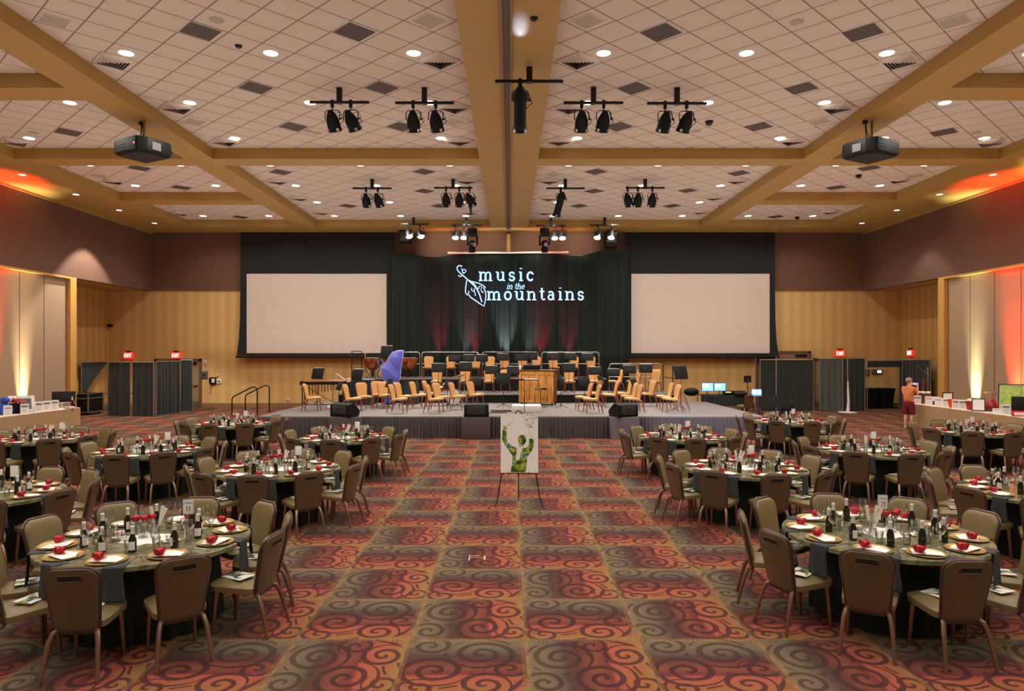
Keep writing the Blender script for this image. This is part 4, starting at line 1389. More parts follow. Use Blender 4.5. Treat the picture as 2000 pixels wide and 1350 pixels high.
for pts, r in (
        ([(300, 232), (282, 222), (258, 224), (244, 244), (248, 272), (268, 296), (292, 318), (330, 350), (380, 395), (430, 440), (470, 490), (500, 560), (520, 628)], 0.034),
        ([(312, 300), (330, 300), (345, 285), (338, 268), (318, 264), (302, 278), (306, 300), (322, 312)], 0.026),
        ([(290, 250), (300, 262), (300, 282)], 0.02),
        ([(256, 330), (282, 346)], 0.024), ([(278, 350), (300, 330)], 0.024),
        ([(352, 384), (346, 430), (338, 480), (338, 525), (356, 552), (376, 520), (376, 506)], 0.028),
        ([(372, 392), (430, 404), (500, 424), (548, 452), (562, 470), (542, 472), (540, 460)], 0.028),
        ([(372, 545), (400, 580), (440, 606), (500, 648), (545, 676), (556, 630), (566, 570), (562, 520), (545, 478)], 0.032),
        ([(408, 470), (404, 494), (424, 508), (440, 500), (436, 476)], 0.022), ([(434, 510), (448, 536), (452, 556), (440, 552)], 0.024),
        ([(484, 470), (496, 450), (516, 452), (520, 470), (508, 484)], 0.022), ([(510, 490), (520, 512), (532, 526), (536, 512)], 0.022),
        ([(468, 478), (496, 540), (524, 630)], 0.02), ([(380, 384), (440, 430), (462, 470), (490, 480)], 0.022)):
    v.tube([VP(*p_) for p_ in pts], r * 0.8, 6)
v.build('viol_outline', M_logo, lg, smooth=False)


def screen(label, x0, x1, wx0, wx1):
    ys = 31.3
    P = lambda x, y: D(x, y, ys)
    t = thing('projection_screen', label, 'projection screen', (0, 0, 0), group='projection screens either side of the stage')
    zt_ = ZB - 0.005
    rows = [(452, 0), (500, 0.0), (560, 0.5), (620, 1.4), (660, 3.2), (694, 7.5)]
    b_ = MB()
    L = [P(x0 - e, y) for y, e in rows]
    R_ = [P(x1 + e, y) for y, e in rows]
    L[0].z = R_[0].z = zt_
    b_.rings([[Vector((l.x, l.y - 0.006, l.z)), Vector((r.x, r.y - 0.006, r.z)), Vector((r.x, r.y + 0.006, r.z)), Vector((l.x, l.y + 0.006, l.z))] for l, r in zip(L, R_)])
    b_.build('masking', M_screenb, t, smooth=False)
    a, c = P(wx0, 535), P(wx1, 690)
    MB().box(a.x, c.x, ys - 0.012, ys - 0.007, c.z, a.z).build('white_sheet', M_screen, t, smooth=False)
    bl, br = P(x0 - 9, 697), P(x1 + 9, 697)
    MB().cyl(bl, br, 0.05, n=12).build('bottom_roller', M_screenb, t)
    MB().box(P(x0, 0).x - 0.1, P(x1, 0).x + 0.1, ys - 0.12, ys + 0.12, ZB - 0.03, ZB, 0).build('ceiling_slot', M_beam, t, smooth=False)
    return t


screen('large blank projection screen with deep black top, left of the curtain', 470, 768, 482, 755)
screen('large blank projection screen with deep black top, right of the curtain', 1224, 1513, 1233, 1503)


# ------------------------------------------------------------------ pipe and drape, doors, side corners
def drape(label, pts, z0, z1, m=M_drape, pole=True, group='black drapes on poles', top=None, tie=None, pipe=M_silver):
    """Hanging cloth along the floor points pts."""
    P0 = Vector((*pts[0], 0))
    t = thing('hanging_drape', label, 'drape', P0, group=group)
    seg = [Vector((*p_, 0)) - P0 for p_ in pts]
    L = [0]
    for a, b_ in zip(seg, seg[1:]):
        L.append(L[-1] + (b_ - a).length)
    r2 = random.Random(int(abs(P0.x) * 37 + abs(P0.y) * 11))
    A = [r2.uniform(0, 6) for _ in range(4)]

    def pos(d):
        for i in range(len(seg) - 1):
            if d <= L[i + 1] + 1e-6:
                k = (d - L[i]) / (L[i + 1] - L[i])
                tt = (seg[i + 1] - seg[i]).normalized()
                return seg[i].lerp(seg[i + 1], k), Vector((tt.y, -tt.x, 0))
        return seg[-1], Vector((0, -1, 0))

    def f(u, v):
        d = u * L[-1]
        if tie:
            sq = tie(v)
            d = L[-1] * (sq[0] + (sq[1] - sq[0]) * u)
        p_, n_ = pos(d)
        w = 0.035 * math.sin(u * L[-1] * 26 + A[0] + math.sin(u * L[-1] * 3 + A[1])) + 0.02 * math.sin(u * L[-1] * 11 + A[2])
        zt_ = z1 if top is None else top(u)
        return p_ + n_ * (w * (0.35 + 0.65 * (1 - v))) + Vector((0, 0, z0 + (zt_ - z0) * v))
    MB().grid(f, max(10, int(L[-1] * 26)), 12).build('cloth', m, t, norm=False, angle=3)
    if pole:
        MB().tube([p_ + Vector((0, 0, z1 + 0.02)) for p_ in seg], 0.022, 8).build('top_pipe', pipe, t)
        for p_ in (seg[0], seg[-1]):
            MB().cyl(p_ + Vector((0, 0, 0.0)), p_ + Vector((0, 0, z1 + 0.03)), 0.02, n=8).build('upright_pole', pipe, t)
    return t


drape('black drape panel in the left corner, leftmost of the freestanding run', [(-15.66, 27.35), (-14.78, 27.3)], 0.02, 2.08)
drape('black drape panel in the left corner, second of the freestanding run', [(-14.69, 27.3), (-13.87, 27.3)], 0.02, 2.08)
drape('black drape panel in the left corner, third of the freestanding run', [(-13.8, 27.35), (-13.62, 28.9)], 0.02, 2.1)
drape('narrow black drape beside the left exit door', [(-13.86, 29.55), (-13.4, 29.6)], 0.02, 2.14)
drape('black drape tied back in the left wall recess', [(-17.9, 29.3), (-17.85, 31.2)], 0.5, 2.05, tie=lambda v: (0.0, 0.06 + 0.94 * max(0, v) ** 1.3))
drape('wide black drape on a pole right of the stage', [(10.6, 29.7), (11.35, 29.65), (12.85, 29.7)], 0.02, 2.15)
M_sheer = mat('grey_sheer_drape', (74, 84, 80), 0.9, sheen=0.2)
drape('greyish green sheer drape on poles near the right exit', [(13.08, 29.6), (14.0, 29.55)], 0.02, 2.2, M_sheer)
drape('dark green drape on poles next to the right exit', [(14.05, 29.6), (14.98, 29.6)], 0.02, 2.2, mat('dark_green_drape', (40, 52, 46), 0.9))
drape('black drape over the doorway in the right recess', [(17.15, 30.9), (17.15, 28.6)], 0.02, 2.15)
drape('bunched black swag hanging from a pole at the right', [(15.1, 29.65), (16.95, 30.3)], 1.85, 2.1, top=lambda u: 2.1, pole=True)
t = thing('drape_pole', 'pale wrapped drape upright with a round white base at the right', 'pole', (13.98, 29.05, 0))
MB().cyl((0, 0, 0.02), (0.0, 0, 2.2), 0.024, n=10).build('upright_pole', M_silver, t)
MB().tube([(0, -0.03, 0.03), (0.02, -0.04, 0.5), (0.0, -0.03, 1.0), (0.01, -0.03, 1.3)], [0.07, 0.05, 0.04, 0.02], 8).build('wrapped_cloth', M_white, t)
MB().lathe([(0, 0), (0.36, 0), (0.36, 0.012), (0.05, 0.02), (0, 0.02)], 24).build('round_base', M_white, t)
t = thing('drape_pole', 'tall silver drape upright in front of the right drapes', 'pole', (D(1516, 0, 29.2).x, 29.2, 0))
MB().cyl((0, 0, 0.0), (0, 0, 2.3), 0.024, n=10).build('upright_pole', M_silver, t)
MB().box(-0.22, 0.22, -0.22, 0.22, 0, 0.012).build('base_plate', M_silver, t, smooth=False)
t = thing('drape_pole', 'thin silver drape upright left of the right drapes', 'pole', (D(1476, 0, 30.5).x, 30.5, 0))
MB().cyl((0, 0, 0.0), (0, 0, 2.25), 0.022, n=10).build('upright_pole', M_silver, t)
MB().box(-0.2, 0.2, -0.2, 0.2, 0, 0.012).build('base_plate', M_silver, t, smooth=False)


def exit_sign(px, py, d, label, rz=0.0, x=None):
    p = D(px, py, d)
    t = thing('exit_sign', label, 'exit sign', (p.x if x is None else x, d, p.z), rz, 'red exit signs')
    MB().box(-0.21, 0.21, -0.05, 0.03, -0.16, 0.14, 0.02).build('housing', mat('red_sign_plastic', (206, 50, 36), 0.4, emit=(240, 60, 40), es=0.6), t)
    MB().box(-0.12, 0.12, -0.05, 0.05, 0.14, 0.2, 0.01).build('mount', M_blackm, t)
    b = MB()
    text3d(b, 'EXIT', lambda u, v_: Vector((u, -0.054, v_)), 0.0, -0.085, 0.105, 0.12, center=True, width=0.33)
    b.build('lettering', mat('lit_sign_letters', (255, 226, 206), 0.5, emit=(255, 214, 190), es=2.2), t, smooth=False)


exit_sign(251, 694, YB - 0.1, 'lit red exit sign above the leftmost black drapes')
exit_sign(344, 694, YB - 0.1, 'lit red exit sign above the left exit door')
exit_sign(1640, 690, YB - 0.1, 'lit red exit sign above the grey green drapes')
exit_sign(1781, 689, 30.5, 'lit red exit sign on the right recess wall', RAD(-90), x=17.42)
# fittings on the back wall
for px, py, w, h, m, lab, nm, ct in ((399, 732, 0.3, 0.32, mat('grey_plate', (92, 90, 88), 0.5), 'dark grey wall plate right of the left exit door', 'wall_plate', 'wall plate'),
                                   (428, 745, 0.2, 0.2, M_white, 'white wall control panel beside the phone', 'wall_switch_panel', 'wall panel'),
                                   (401, 708, 0.1, 0.16, M_white, 'small white strobe high beside the left exit door', 'wall_mounted_strobe', 'strobe'),
                                   (424, 733, 0.08, 0.1, M_white, 'tiny white thermostat above the wall phone', 'wall_mounted_thermostat', 'thermostat'),
                                   (1692, 728, 0.3, 0.3, mat('grey_plate', (92, 90, 88)), 'dark grey wall plate above the right bins', 'wall_plate', 'wall plate'),
                                   (562, 781, 0.12, 0.12, M_white, 'white floor level wall socket left of the stage', 'wall_fitting', 'socket')):
    p = D(px, py, YB - 0.03)
    tag(MB().box(-w / 2, w / 2, -0.025, 0.028, -h / 2, h / 2, 0.008).mat(1).box(-w / 4, w / 4, -0.03, -0.024, -h / 6, h / 6, 0.002).build(nm, [m, M_dark], loc=p), lab, ct)
p = D(416, 744, YB - 0.05)
t = thing('wall_phone', 'black wall telephone right of the left exit door', 'telephone', p)
MB().box(-0.13, 0.13, -0.04, 0.045, -0.16, 0.16, 0.02).build('phone_body', M_black, t)
MB().box(-0.05, 0.09, -0.048, -0.04, -0.08, 0.1, 0.004).build('key_pad', M_cream, t)
MB().tube([(-0.1, -0.06, 0.14), (-0.12, -0.09, 0.0), (-0.1, -0.06, -0.14)], [0.04, 0.025, 0.04], 8).build('handset', M_gloss, t)
MB().tube([(-0.1, -0.05, -0.16), (-0.08, -0.04, -0.4), (-0.12, -0.03, -0.6)], 0.012, 6).build('cord', M_black, t)
p = D(1755, 726, YB - 0.04)
tag(MB().box(-0.3, 0.2, -0.03, 0.035, -0.1, 0.1, 0.01).mat(1).box(-0.06, 0.12, -0.036, -0.03, -0.05, 0.05).build('lit_wall_panel', [mat('grey_plate', (92, 90, 88)), mat('panel_glow', (255, 250, 240), 0.4, emit=(255, 250, 240), es=2.5)], loc=(16.6, YB - 0.04, p.z)), 'small lit switch panel on the back wall above the bins', 'switch panel')
t = thing('wall_fitting', 'small dark sensor high on the left recess corner', 'sensor', D(215, 636, 31.5))  # a small sensor, not a power socket
MB().box(-0.08, 0.08, -0.06, 0.1, -0.06, 0.06, 0.02).build('sensor_body', M_blackm, t)


def mk_bin():
    t = thing('trash_bin', 'bin', 'bin')
    MB().rings([[Vector((sx * w, sy * d, z)) for sx, sy in ((-1, -1), (1, -1), (1, 1), (-1, 1))] for w, d, z in ((0.24, 0.24, 0.03), (0.3, 0.3, 0.78), (0.32, 0.32, 0.8), (0.32, 0.32, 0.84))]).build('bin_body', M_black, t, smooth=False)
    MB().box(-0.325, 0.325, -0.325, 0.325, 0.84, 0.9, 0.02).build('lid', M_blackm, t)
    MB().cyl((-0.26, 0.28, 0.08), (-0.2, 0.28, 0.08), 0.08, n=12).cyl((0.2, 0.28, 0.08), (0.26, 0.28, 0.08), 0.08, n=12).build('wheel', M_gloss, t)
    return t


PB = Proto(mk_bin)
PB.put((15.95, 31.24, 0), 0, 'black wheeled bin under the right wall plate, left one', 'black bins in the right corner')
PB.put((16.68, 31.24, 0), 0.0, 'black wheeled bin in the right corner, right one', 'black bins in the right corner')
t = thing('road_case', 'black road case with silver edges in the left recess', 'case', (-17.0, 28.0, 0))
MB().box(-0.4, 0.4, -0.4, 0.6, 0.12, 0.86, 0.005).build('case_body', M_black, t)
b = MB()
for x in (-0.4, 0.4):
    for y in (-0.4, 0.6):
        b.box(x - 0.02, x + 0.02, y - 0.02, y + 0.02, 0.12, 0.86)
for z in (0.12, 0.66, 0.86):
    b.box(-0.42, 0.42, -0.42, -0.39, z - 0.015, z + 0.015).box(0.39, 0.42, -0.42, 0.62, z - 0.015, z + 0.015)
b.build('edge_trim', M_silver, t, smooth=False)
for x in (-0.3, 0.3):
    for y in (-0.3, 0.5):
        MB().cyl((x - 0.02, y, 0.06), (x + 0.02, y, 0.06), 0.06, n=12).build('caster', M_gloss, t)
t = thing('folding_table', 'dark folding table behind the road case in the left recess', 'table', (-16.5, 30.0, 0))
MB().box(-0.8, 0.8, -0.35, 0.35, 0.72, 0.75, 0.006).build('table_top', mat('blue_grey_top', (90, 104, 124), 0.4), t)
for x in (-0.7, 0.7):
    MB().tube([(x, -0.28, 0.72), (x, -0.28, 0.0)], 0.015, 6).tube([(x, 0.28, 0.72), (x, 0.28, 0.0)], 0.015, 6).build('leg', M_silver, t)

# ------------------------------------------------------------------ sound desk at the right of the stage
M_scr = mat('blue_white_screen', (120, 170, 255), 0.3, emit=(110, 160, 250), es=1.6)
M_scr2 = mat('white_screen_window', (240, 246, 255), 0.3, emit=(236, 242, 255), es=1.8)
for x0, x1, y0, w in ((7.75, 9.7, 28.5, 'left'), (9.75, 11.05, 27.6, 'right')):
    t = thing('sound_desk', f'black draped sound desk beside the stage, {w} one', 'desk', ((x0 + x1) / 2, y0, 0), group='draped sound desks')
    hw = (x1 - x0) / 2
    MB().box(-hw, hw, 0, 0.75, 0.73, 0.75, 0.005).build('desk_top', M_black, t, smooth=False)
    skirt(t, (-hw, 0, 0), (hw, 0, 0), 0.3, 0.74, M_drape, name='desk_drape')
    for sx in (-1, 1):
        for y in (0.06, 0.69):
            MB().cyl((sx * (hw - 0.06), y, 0), (sx * (hw - 0.06), y, 0.73), 0.016, n=8).build('leg', M_blackm, t)
for px, py, w, h, lab in ((1382, 756, 0.46, 0.32, 'left'), (1406, 756, 0.46, 0.3, 'right')):
    p = D(px, py, 28.9)
    t = thing('computer_monitor', f'bright blue computer monitor on the left sound desk, {lab} one', 'monitor', (p.x, 28.9, 0.75), group='monitors on the sound desk')
    z0 = p.z - 0.75 - h / 2
    MB().box(-w / 2 - 0.015, w / 2 + 0.015, 0, 0.03, z0 - 0.015, z0 + h + 0.015, 0.006).build('bezel', M_black, t)
    MB().box(-w / 2, w / 2, -0.004, 0.0, z0, z0 + h).mat(1).box(-w * 0.42, w * 0.1, -0.006, -0.004, z0 + h * 0.45, z0 + h * 0.9).build('display', [M_scr, M_scr2], t, smooth=False)
    MB().box(-0.1, 0.1, 0, 0.12, 0, 0.012).cyl((0, 0.04, 0), (0, 0.04, z0 + 0.05), 0.015, n=8).build('foot', M_black, t)
p = D(1478, 764, 27.9)
t = thing('laptop', 'open laptop with bright screen on the right sound desk', 'laptop', (p.x, 27.85, 0.75), RAD(-6))
MB().box(-0.19, 0.19, -0.14, 0.1, 0, 0.018, 0.004).build('keyboard_base', M_silver, t)
s_ = MB().box(-0.2, 0.2, 0.1, 0.115, 0.015, 0.27, 0.004).build('screen_lid', M_black, t)
MB().box(-0.19, 0.19, 0.094, 0.1, 0.03, 0.26).mat(1).box(-0.15, 0.0, 0.09, 0.094, 0.1, 0.23).box(0.05, 0.16, 0.09, 0.094, 0.08, 0.23).build('display', [M_scr, M_scr2], s_, smooth=False)
p = D(1450, 761, 28.3)
t = thing('mixing_console', 'grey mixing console between the monitors and the laptop', 'mixer', (p.x, 28.6, 0.75))
MB().rings([[Vector((sx * 0.26, y, z)) for y, z in ((-0.2, 0.0), (0.2, 0.0), (0.2, 0.16), (-0.2, 0.06))] for sx in (-1, 1)]).build('console_body', M_black, t, smooth=False)
b = MB()
for i in range(10):
    b.box(-0.22 + i * 0.048, -0.19 + i * 0.048, -0.16, -0.02, 0.075, 0.115)
b.build('fader_bank', mat('grey_plate', (92, 90, 88)), t, smooth=False)
t = thing('effects_rack', 'small rack with a yellow display on the left sound desk', 'rack', (D(1423, 0, 28.6).x, 28.7, 0.75))
MB().box(-0.18, 0.18, -0.1, 0.15, 0, 0.16, 0.005).build('rack_body', M_black, t)
MB().box(-0.12, 0.1, -0.104, -0.1, 0.09, 0.13).build('display', mat('yellow_lcd', (200, 220, 90), 0.4, emit=(196, 220, 80), es=1.2), t, smooth=False)
t = thing('speaker_pole', 'small black monitor speaker on a pole behind the sound desk', 'speaker', (D(1460, 0, 29.6).x, 29.6, 0))
MB().cyl((0, 0, 0.02), (0, 0, 1.25), 0.018, n=8).build('pole', M_blackm, t)
b = MB()
for i in range(3):
    a = i * 2 * PI / 3
    b.tube([(0, 0, 0.5), (0.3 * math.cos(a), 0.3 * math.sin(a), 0.012)], 0.014, 6)
b.build('tripod', M_blackm, t)
MB().box(-0.12, 0.12, -0.11, 0.11, 1.22, 1.5, 0.012).build('speaker_box', M_black, t)
MB().cyl((0, -0.112, 1.32), (0, -0.12, 1.32), 0.08, n=16).build('speaker_cone', mat('dark_grey_metal', (66, 66, 66)), t)
t = thing('folding_chair', 'silver framed folding chair in front of the left sound desk', 'chair', (D(1390, 0, 27.2).x, 27.6, 0))
MB().box(-0.2, 0.2, -0.2, 0.2, 0.44, 0.46, 0.008).build('seat', mat('dark_grey_metal', (66, 66, 66)), t)
MB().box(-0.2, 0.2, -0.26, -0.24, 0.66, 0.84, 0.01).build('backrest', mat('dark_grey_metal', (66, 66, 66)), t)
for sx in (-0.2, 0.2):
    MB().tube([(sx, 0.2, 0.0), (sx, 0.0, 0.45), (sx, -0.25, 0.84)], 0.012, 6).build('frame_side', M_silver, t)
    MB().tube([(sx, -0.24, 0.0), (sx, 0.16, 0.44)], 0.012, 6).build('leg', M_silver, t)
CH.put((D(1455, 0, 26.9).x, 27.0, 0), RAD(20), 'brown banquet chair pulled up to the right sound desk', 'chairs at the sound desk')
p = G(1530, 806, 0)
t = thing('stage_light', 'round black stage light on the floor before the right drapes', 'stage light', (D(1537, 0, 28.6).x, 28.6, 0))
MB().box(-0.2, 0.2, -0.16, 0.16, 0.0, 0.16, 0.02).build('base', M_black, t)
MB().tube([(-0.19, 0, 0.14), (-0.2, 0, 0.4), (-0.16, 0, 0.42)], 0.025, 6).tube([(0.19, 0, 0.14), (0.2, 0, 0.4), (0.16, 0, 0.42)], 0.025, 6).build('yoke', M_black, t)
MB().ball((0, 0, 0.42), (0.16, 0.17, 0.17), 16, 10).build('head', M_gloss, t)
MB().cyl((0.04, -0.155, 0.47), (0.045, -0.172, 0.475), 0.08, n=16).build('lens', M_chrome, t)
p = D(1365, 760, 26.5)
t = thing('instrument_case', 'dark instrument bag on white legs beyond the right stage end', 'case', (p.x - 0.15, 27.0, 0))
MB().ball((0, 0, 0.96), (0.3, 0.2, 0.16), 14, 8).build('bag_body', M_black, t)
for x in (-0.1, 0.14):
    MB().cyl((x, 0, 0), (x, 0, 0.85), 0.025, n=8).build('leg', M_white, t)
t = thing('music_stand_folding', 'silver wire folding stand at the right end of the stage', 'music stand', G(1336, 803, Z1))
for i in range(4):
    MB().tube([(-0.12 + 0.02 * i, 0, 0.72), (0.12 + 0.03 * i, 0.02 * i, 0.05)], 0.006, 5).build('strut', M_silver, t)
MB().tube([(0.2, 0, 0.0), (-0.1, 0.05, 0.74), (-0.16, 0, 0.9)], 0.008, 6).build('post', M_blackm, t)

# ------------------------------------------------------------------ easel and poster in the aisle
ex, ey = G(1013, 985)[0], 11.25
ke = ey / F
t = thing('easel', 'thin black wire easel standing in the carpeted aisle', 'easel', (ex, ey, 0))
for sx in (-1, 1):
    MB().tube([(sx * 0.4, -0.12, 0.012), (sx * 0.37, -0.1, 0.03), (sx * 0.335, -0.07, 0.14), (sx * 0.27, -0.02, 0.55), (sx * 0.12, 0.06, 1.3), (sx * 0.05, 0.08, 1.47)], 0.0095, 8).build('leg', M_blackm, t)
MB().tube([(0.0, 0.36, 0.01), (0.0, 0.1, 1.2)], 0.0085, 8).build('leg', M_blackm, t)
MB().tube([(0.055 * math.cos(a), 0.08, 1.45 + 0.07 * math.sin(a)) for a in [PI * i / 10 for i in range(11)]], 0.0085, 6).build('top_loop', M_blackm, t)
MB().tube([(-0.3, -0.02, 0.525), (0.3, -0.02, 0.525)], 0.007, 6).tube([(-0.16, -0.02, 0.525), (-0.16, -0.075, 0.525), (-0.16, -0.08, 0.56)], 0.006, 6).tube([(0.16, -0.02, 0.525), (0.16, -0.075, 0.525), (0.16, -0.08, 0.56)], 0.006, 6).build('ledge', M_blackm, t)
PW, PH = 0.6, 0.94
MP = Matrix.Translation((ex + 0.01, ey - 0.055, 0.54)) @ Matrix.Rotation(RAD(-5), 4, 'X')


def AP(x, y):            # enlarged crop pixel -> poster coordinates
    return ((x - 348) / 455 * PW, (888 - y) / 678 * PH)


b = MB().box(-PW / 2, PW / 2, 0, 0.006, 0, PH, 0)
b.mat(1)


def art(pts, e=0.001):
    q = [Vector((*AP(*p_),)) for p_ in pts]
    b.rings([[Vector((p_.x, -e, p_.y)) for p_ in q], [Vector((p_.x, 0.0, p_.y)) for p_ in q]])


art([(145, 395), (195, 405), (192, 480), (205, 540), (262, 585), (318, 605), (308, 745), (262, 762), (240, 884), (424, 884), (436, 790), (440, 705), (486, 655), (520, 590), (524, 505), (470, 490), (462, 560), (440, 600), (392, 612), (368, 640), (340, 742), (308, 745), (318, 605), (255, 600), (260, 700), (245, 650), (180, 580), (140, 510)][:1] +
    [(195, 408), (192, 480), (205, 540), (262, 585), (318, 602), (302, 740), (345, 742), (385, 606), (440, 600), (462, 560), (470, 492), (524, 508), (520, 590), (486, 655), (440, 705), (436, 790), (424, 884), (240, 884), (262, 762), (262, 690), (180, 580), (138, 510)])
art([(380 + 50 * math.cos(i * PI / 9), 512 + 60 * math.sin(i * PI / 9)) for i in range(18)])
art([(345, 560), (372, 585), (395, 560), (392, 595), (350, 600)])
art([(150, 350), (172, 345), (196, 360), (194, 398), (152, 390)])
b.mat(2)
art([(318, 604), (342, 596), (388, 580), (345, 742), (304, 738)], 0.0015)
b.mat(3)
art([(196, 345), (270, 303), (272, 306), (199, 349)])
rr = random.Random(5)
for i in range(95):
    yy = rr.uniform(212, 372)
    hw = 95 - max(0, (yy - 260)) * 0.6
    xx = 472 + rr.uniform(-hw, hw)
    s1 = rr.uniform(2.5, 5)
    art([(xx - s1, yy), (xx, yy - s1), (xx + s1, yy), (xx, yy + s1)])
    art([(xx + s1 - 1, yy), (xx + s1 + 1, yy), (xx + s1 + 1, yy - 12), (xx + s1 - 1, yy - 12)])
for xx, yy in ((462, 395), (470, 430), (480, 455), (490, 470), (425, 452), (505, 480)):
    art([(xx - 5, yy), (xx, yy - 6), (xx + 5, yy), (xx, yy + 6)])
po = tag(b.build('poster_board', [M_white, M_art, M_porc, M_grey], smooth=False), 'white poster of a green conductor silhouette on the aisle easel', 'poster')
po.matrix_world = MP
# tape marks on the carpet
p = G(932, 1089)
tag(MB().box(-0.1, 0.1, -0.012, 0.0, 0, 0.001).box(0.08, 0.1, -0.1, 0.06, 0, 0.001).box(-0.1, -0.085, -0.12, 0.08, 0, 0.001).box(-0.1, 0.02, 0.06, 0.075, 0, 0.001).build('tape_mark', mat('tan_tape', (204, 172, 130), 0.6), loc=(p.x, p.y, 0.0005), smooth=False), 'pale tape mark stuck on the aisle carpet', 'tape')
# ------------------------------------------------------------------ auction counters along the side walls
ZA = 0.76
for sd, xf, w, ya, yb in ((-1, -13.42, 'left', 12.0, 21.9), (1, 13.45, 'right', 12.0, 23.5)):
    xb = xf + sd * 0.8
    t = thing('auction_counter', f'long counter in tan floor length cloth along the {w} wall', 'table', (xf, ya, 0), group='auction counters along the side walls')
    L_ = yb - ya
    x0, x1 = (0, 0.8) if sd > 0 else (-0.8, 0)
    MB().box(x0, x1, 0, L_, ZA - 0.02, ZA, 0.006).build('counter_top', M_tbltop, t)
    skirt(t, (0, 0, 0), (0, L_, 0), 0.01, ZA - 0.003, M_tbl, pitch=0.5, amp=0.014, name='front_cloth', sd=-1 if sd > 0 else 1)
    skirt(t, (x0, L_, 0), (x1, L_, 0), 0.01, ZA - 0.003, M_tbl, pitch=0.4, amp=0.012, name='end_cloth')
    MB().box(x0 + 0.02, x1 - 0.02, 0.02, L_ - 0.02, 0.0, ZA - 0.02).build('table_frame', M_tbl, t, smooth=False)


def mk_sign(pic):
    def mk():
        t = thing('bid_sheet', 's', 'sign card')
        M = Matrix.Rotation(RAD(-14), 4, 'X')
        MB().box(-0.11, 0.11, 0, 0.004, 0, 0.3, 0, M).build('sheet', M_white, t, smooth=False)
        b_ = MB()
        b_.box(-0.085, 0.085, -0.002, 0.0, 0.19, 0.25, 0, M)
        for i in range(5):
            b_.box(-0.08, 0.075 - 0.02 * (i % 3), -0.0012, 0.0, 0.04 + i * 0.026, 0.046 + i * 0.026, 0, M)
        b_.build('print', M_grey if pic else mat('pale_print', (176, 170, 176), 0.7), t, smooth=False)
        MB().box(-0.11, 0.11, -0.03, 0.06, 0.0, 0.004).build('foot', M_white, t, smooth=False)
        return t
    return mk


SG1, SG2 = Proto(mk_sign(True)), Proto(mk_sign(False))


def onT(px, side, off=0.12):
    """A spot on the counter near its front edge at photo column px."""
    x = (-13.42 - off) if side < 0 else (13.45 + off)
    y = x * F / (px - CX)
    return Vector((x, y, ZA))


for i, (px, k) in enumerate(((15, 0), (48, 1), (76, 1), (91, 1), (107, 1))):
    (SG1 if k else SG2).put(onT(px, -1, 0.1 if i < 2 else 0.15), RAD(32), f'white bid sheet on the left counter, {ORD[i]} from the frame edge', 'white bid sheets on the left counter', scale=(0.9, 1, 1.0) if i > 1 else (0.9, 1, 0.95))
for i, (px, k) in enumerate(((1792, 1), (1814, 0), (1833, 0), (1848, 1), (1867, 1), (1880, 1), (1947, 0), (1965, 1))):
    (SG1 if k else SG2).put(onT(px, 1, 0.12 + 0.1 * (i % 2)), RAD(-32), f'white bid sheet on the right counter, {ORD[i]} from the far end', 'white bid sheets on the right counter', scale=(0.95, 1, 0.95) if i != 6 else (0.9, 1, 0.5))
p = onT(8, -1, 0.48)
t = thing('gift_bag', 'bright blue gift bundle on the left counter at the frame edge', 'gift', p)
M_bl = mat('royal_blue_wrap', (30, 78, 190), 0.35)
MB().rings([[Vector((r_ * math.cos(a) * (1 + 0.12 * math.sin(5 * a + z * 20)), r_ * 0.8 * math.sin(a) * (1 + 0.1 * math.sin(4 * a)), z)) for a in [2 * PI * i / 20 for i in range(20)]] for r_, z in ((0.16, 0), (0.22, 0.08), (0.2, 0.2), (0.1, 0.3), (0.05, 0.33))]).build('bundle', M_bl, t)
MB().ball((0.02, 0, 0.4), (0.14, 0.1, 0.09), 12, 8).build('bow', M_bl, t)
p = onT(33, -1, 0.42)
t = thing('gift_basket', 'black gift box with red and white ribbon on the left counter', 'gift', p)
MB().box(-0.17, 0.17, -0.14, 0.14, 0, 0.28, 0.006).build('box_body', M_black, t)
b = MB()
for i in range(12):
    a = i * 2 * PI / 12
    b.tube([(0, 0, 0.29), (0.1 * math.cos(a), 0.08 * math.sin(a), 0.36 + 0.03 * (i % 3)), (0.2 * math.cos(a), 0.14 * math.sin(a), 0.29)], 0.022, 5, flat=0.5)
b.build('ribbon', mat('red_ribbon', (190, 24, 44), 0.5), t)
MB().cyl((0.03, 0, 0.28), (0.03, 0, 0.47), 0.025, n=10).ball((-0.08, 0, 0.42), (0.07, 0.06, 0.06)).build('white_trim', M_white, t)


def frame(label, px, side, off, w, h, tilt, fm, pm, rz, cat='picture', group=None, mat_w=0.05):
    p = onT(px, side, off) + Vector((0, 0, 0.01))
    t = thing('framed_picture', label, cat, p, rz, group)
    M = Matrix.Rotation(RAD(tilt), 4, 'X')
    fw = 0.03
    MB().box(-w / 2, w / 2, 0, 0.02, 0, fw, 0, M).box(-w / 2, w / 2, 0, 0.02, h - fw, h, 0, M).box(-w / 2, -w / 2 + fw, 0, 0.02, fw, h - fw, 0, M).box(w / 2 - fw, w / 2, 0, 0.02, fw, h - fw, 0, M).build('frame', fm, t, smooth=False)
    MB().box(-w / 2 + fw, w / 2 - fw, 0.006, 0.012, fw, h - fw, 0, M).build('mount_board', M_white, t, smooth=False)
    if pm:
        MB().box(-w / 2 + fw + mat_w, w / 2 - fw - mat_w, 0.003, 0.007, fw + mat_w, h - fw - mat_w, 0, M).build('picture', pm, t, smooth=False)
    MB().tube([M @ Vector((0, 0.02, h * 0.8)), (0, 0.1 + h * 0.35, 0.01)], 0.01, 6).build('strut', M_blackm, t)
    return t


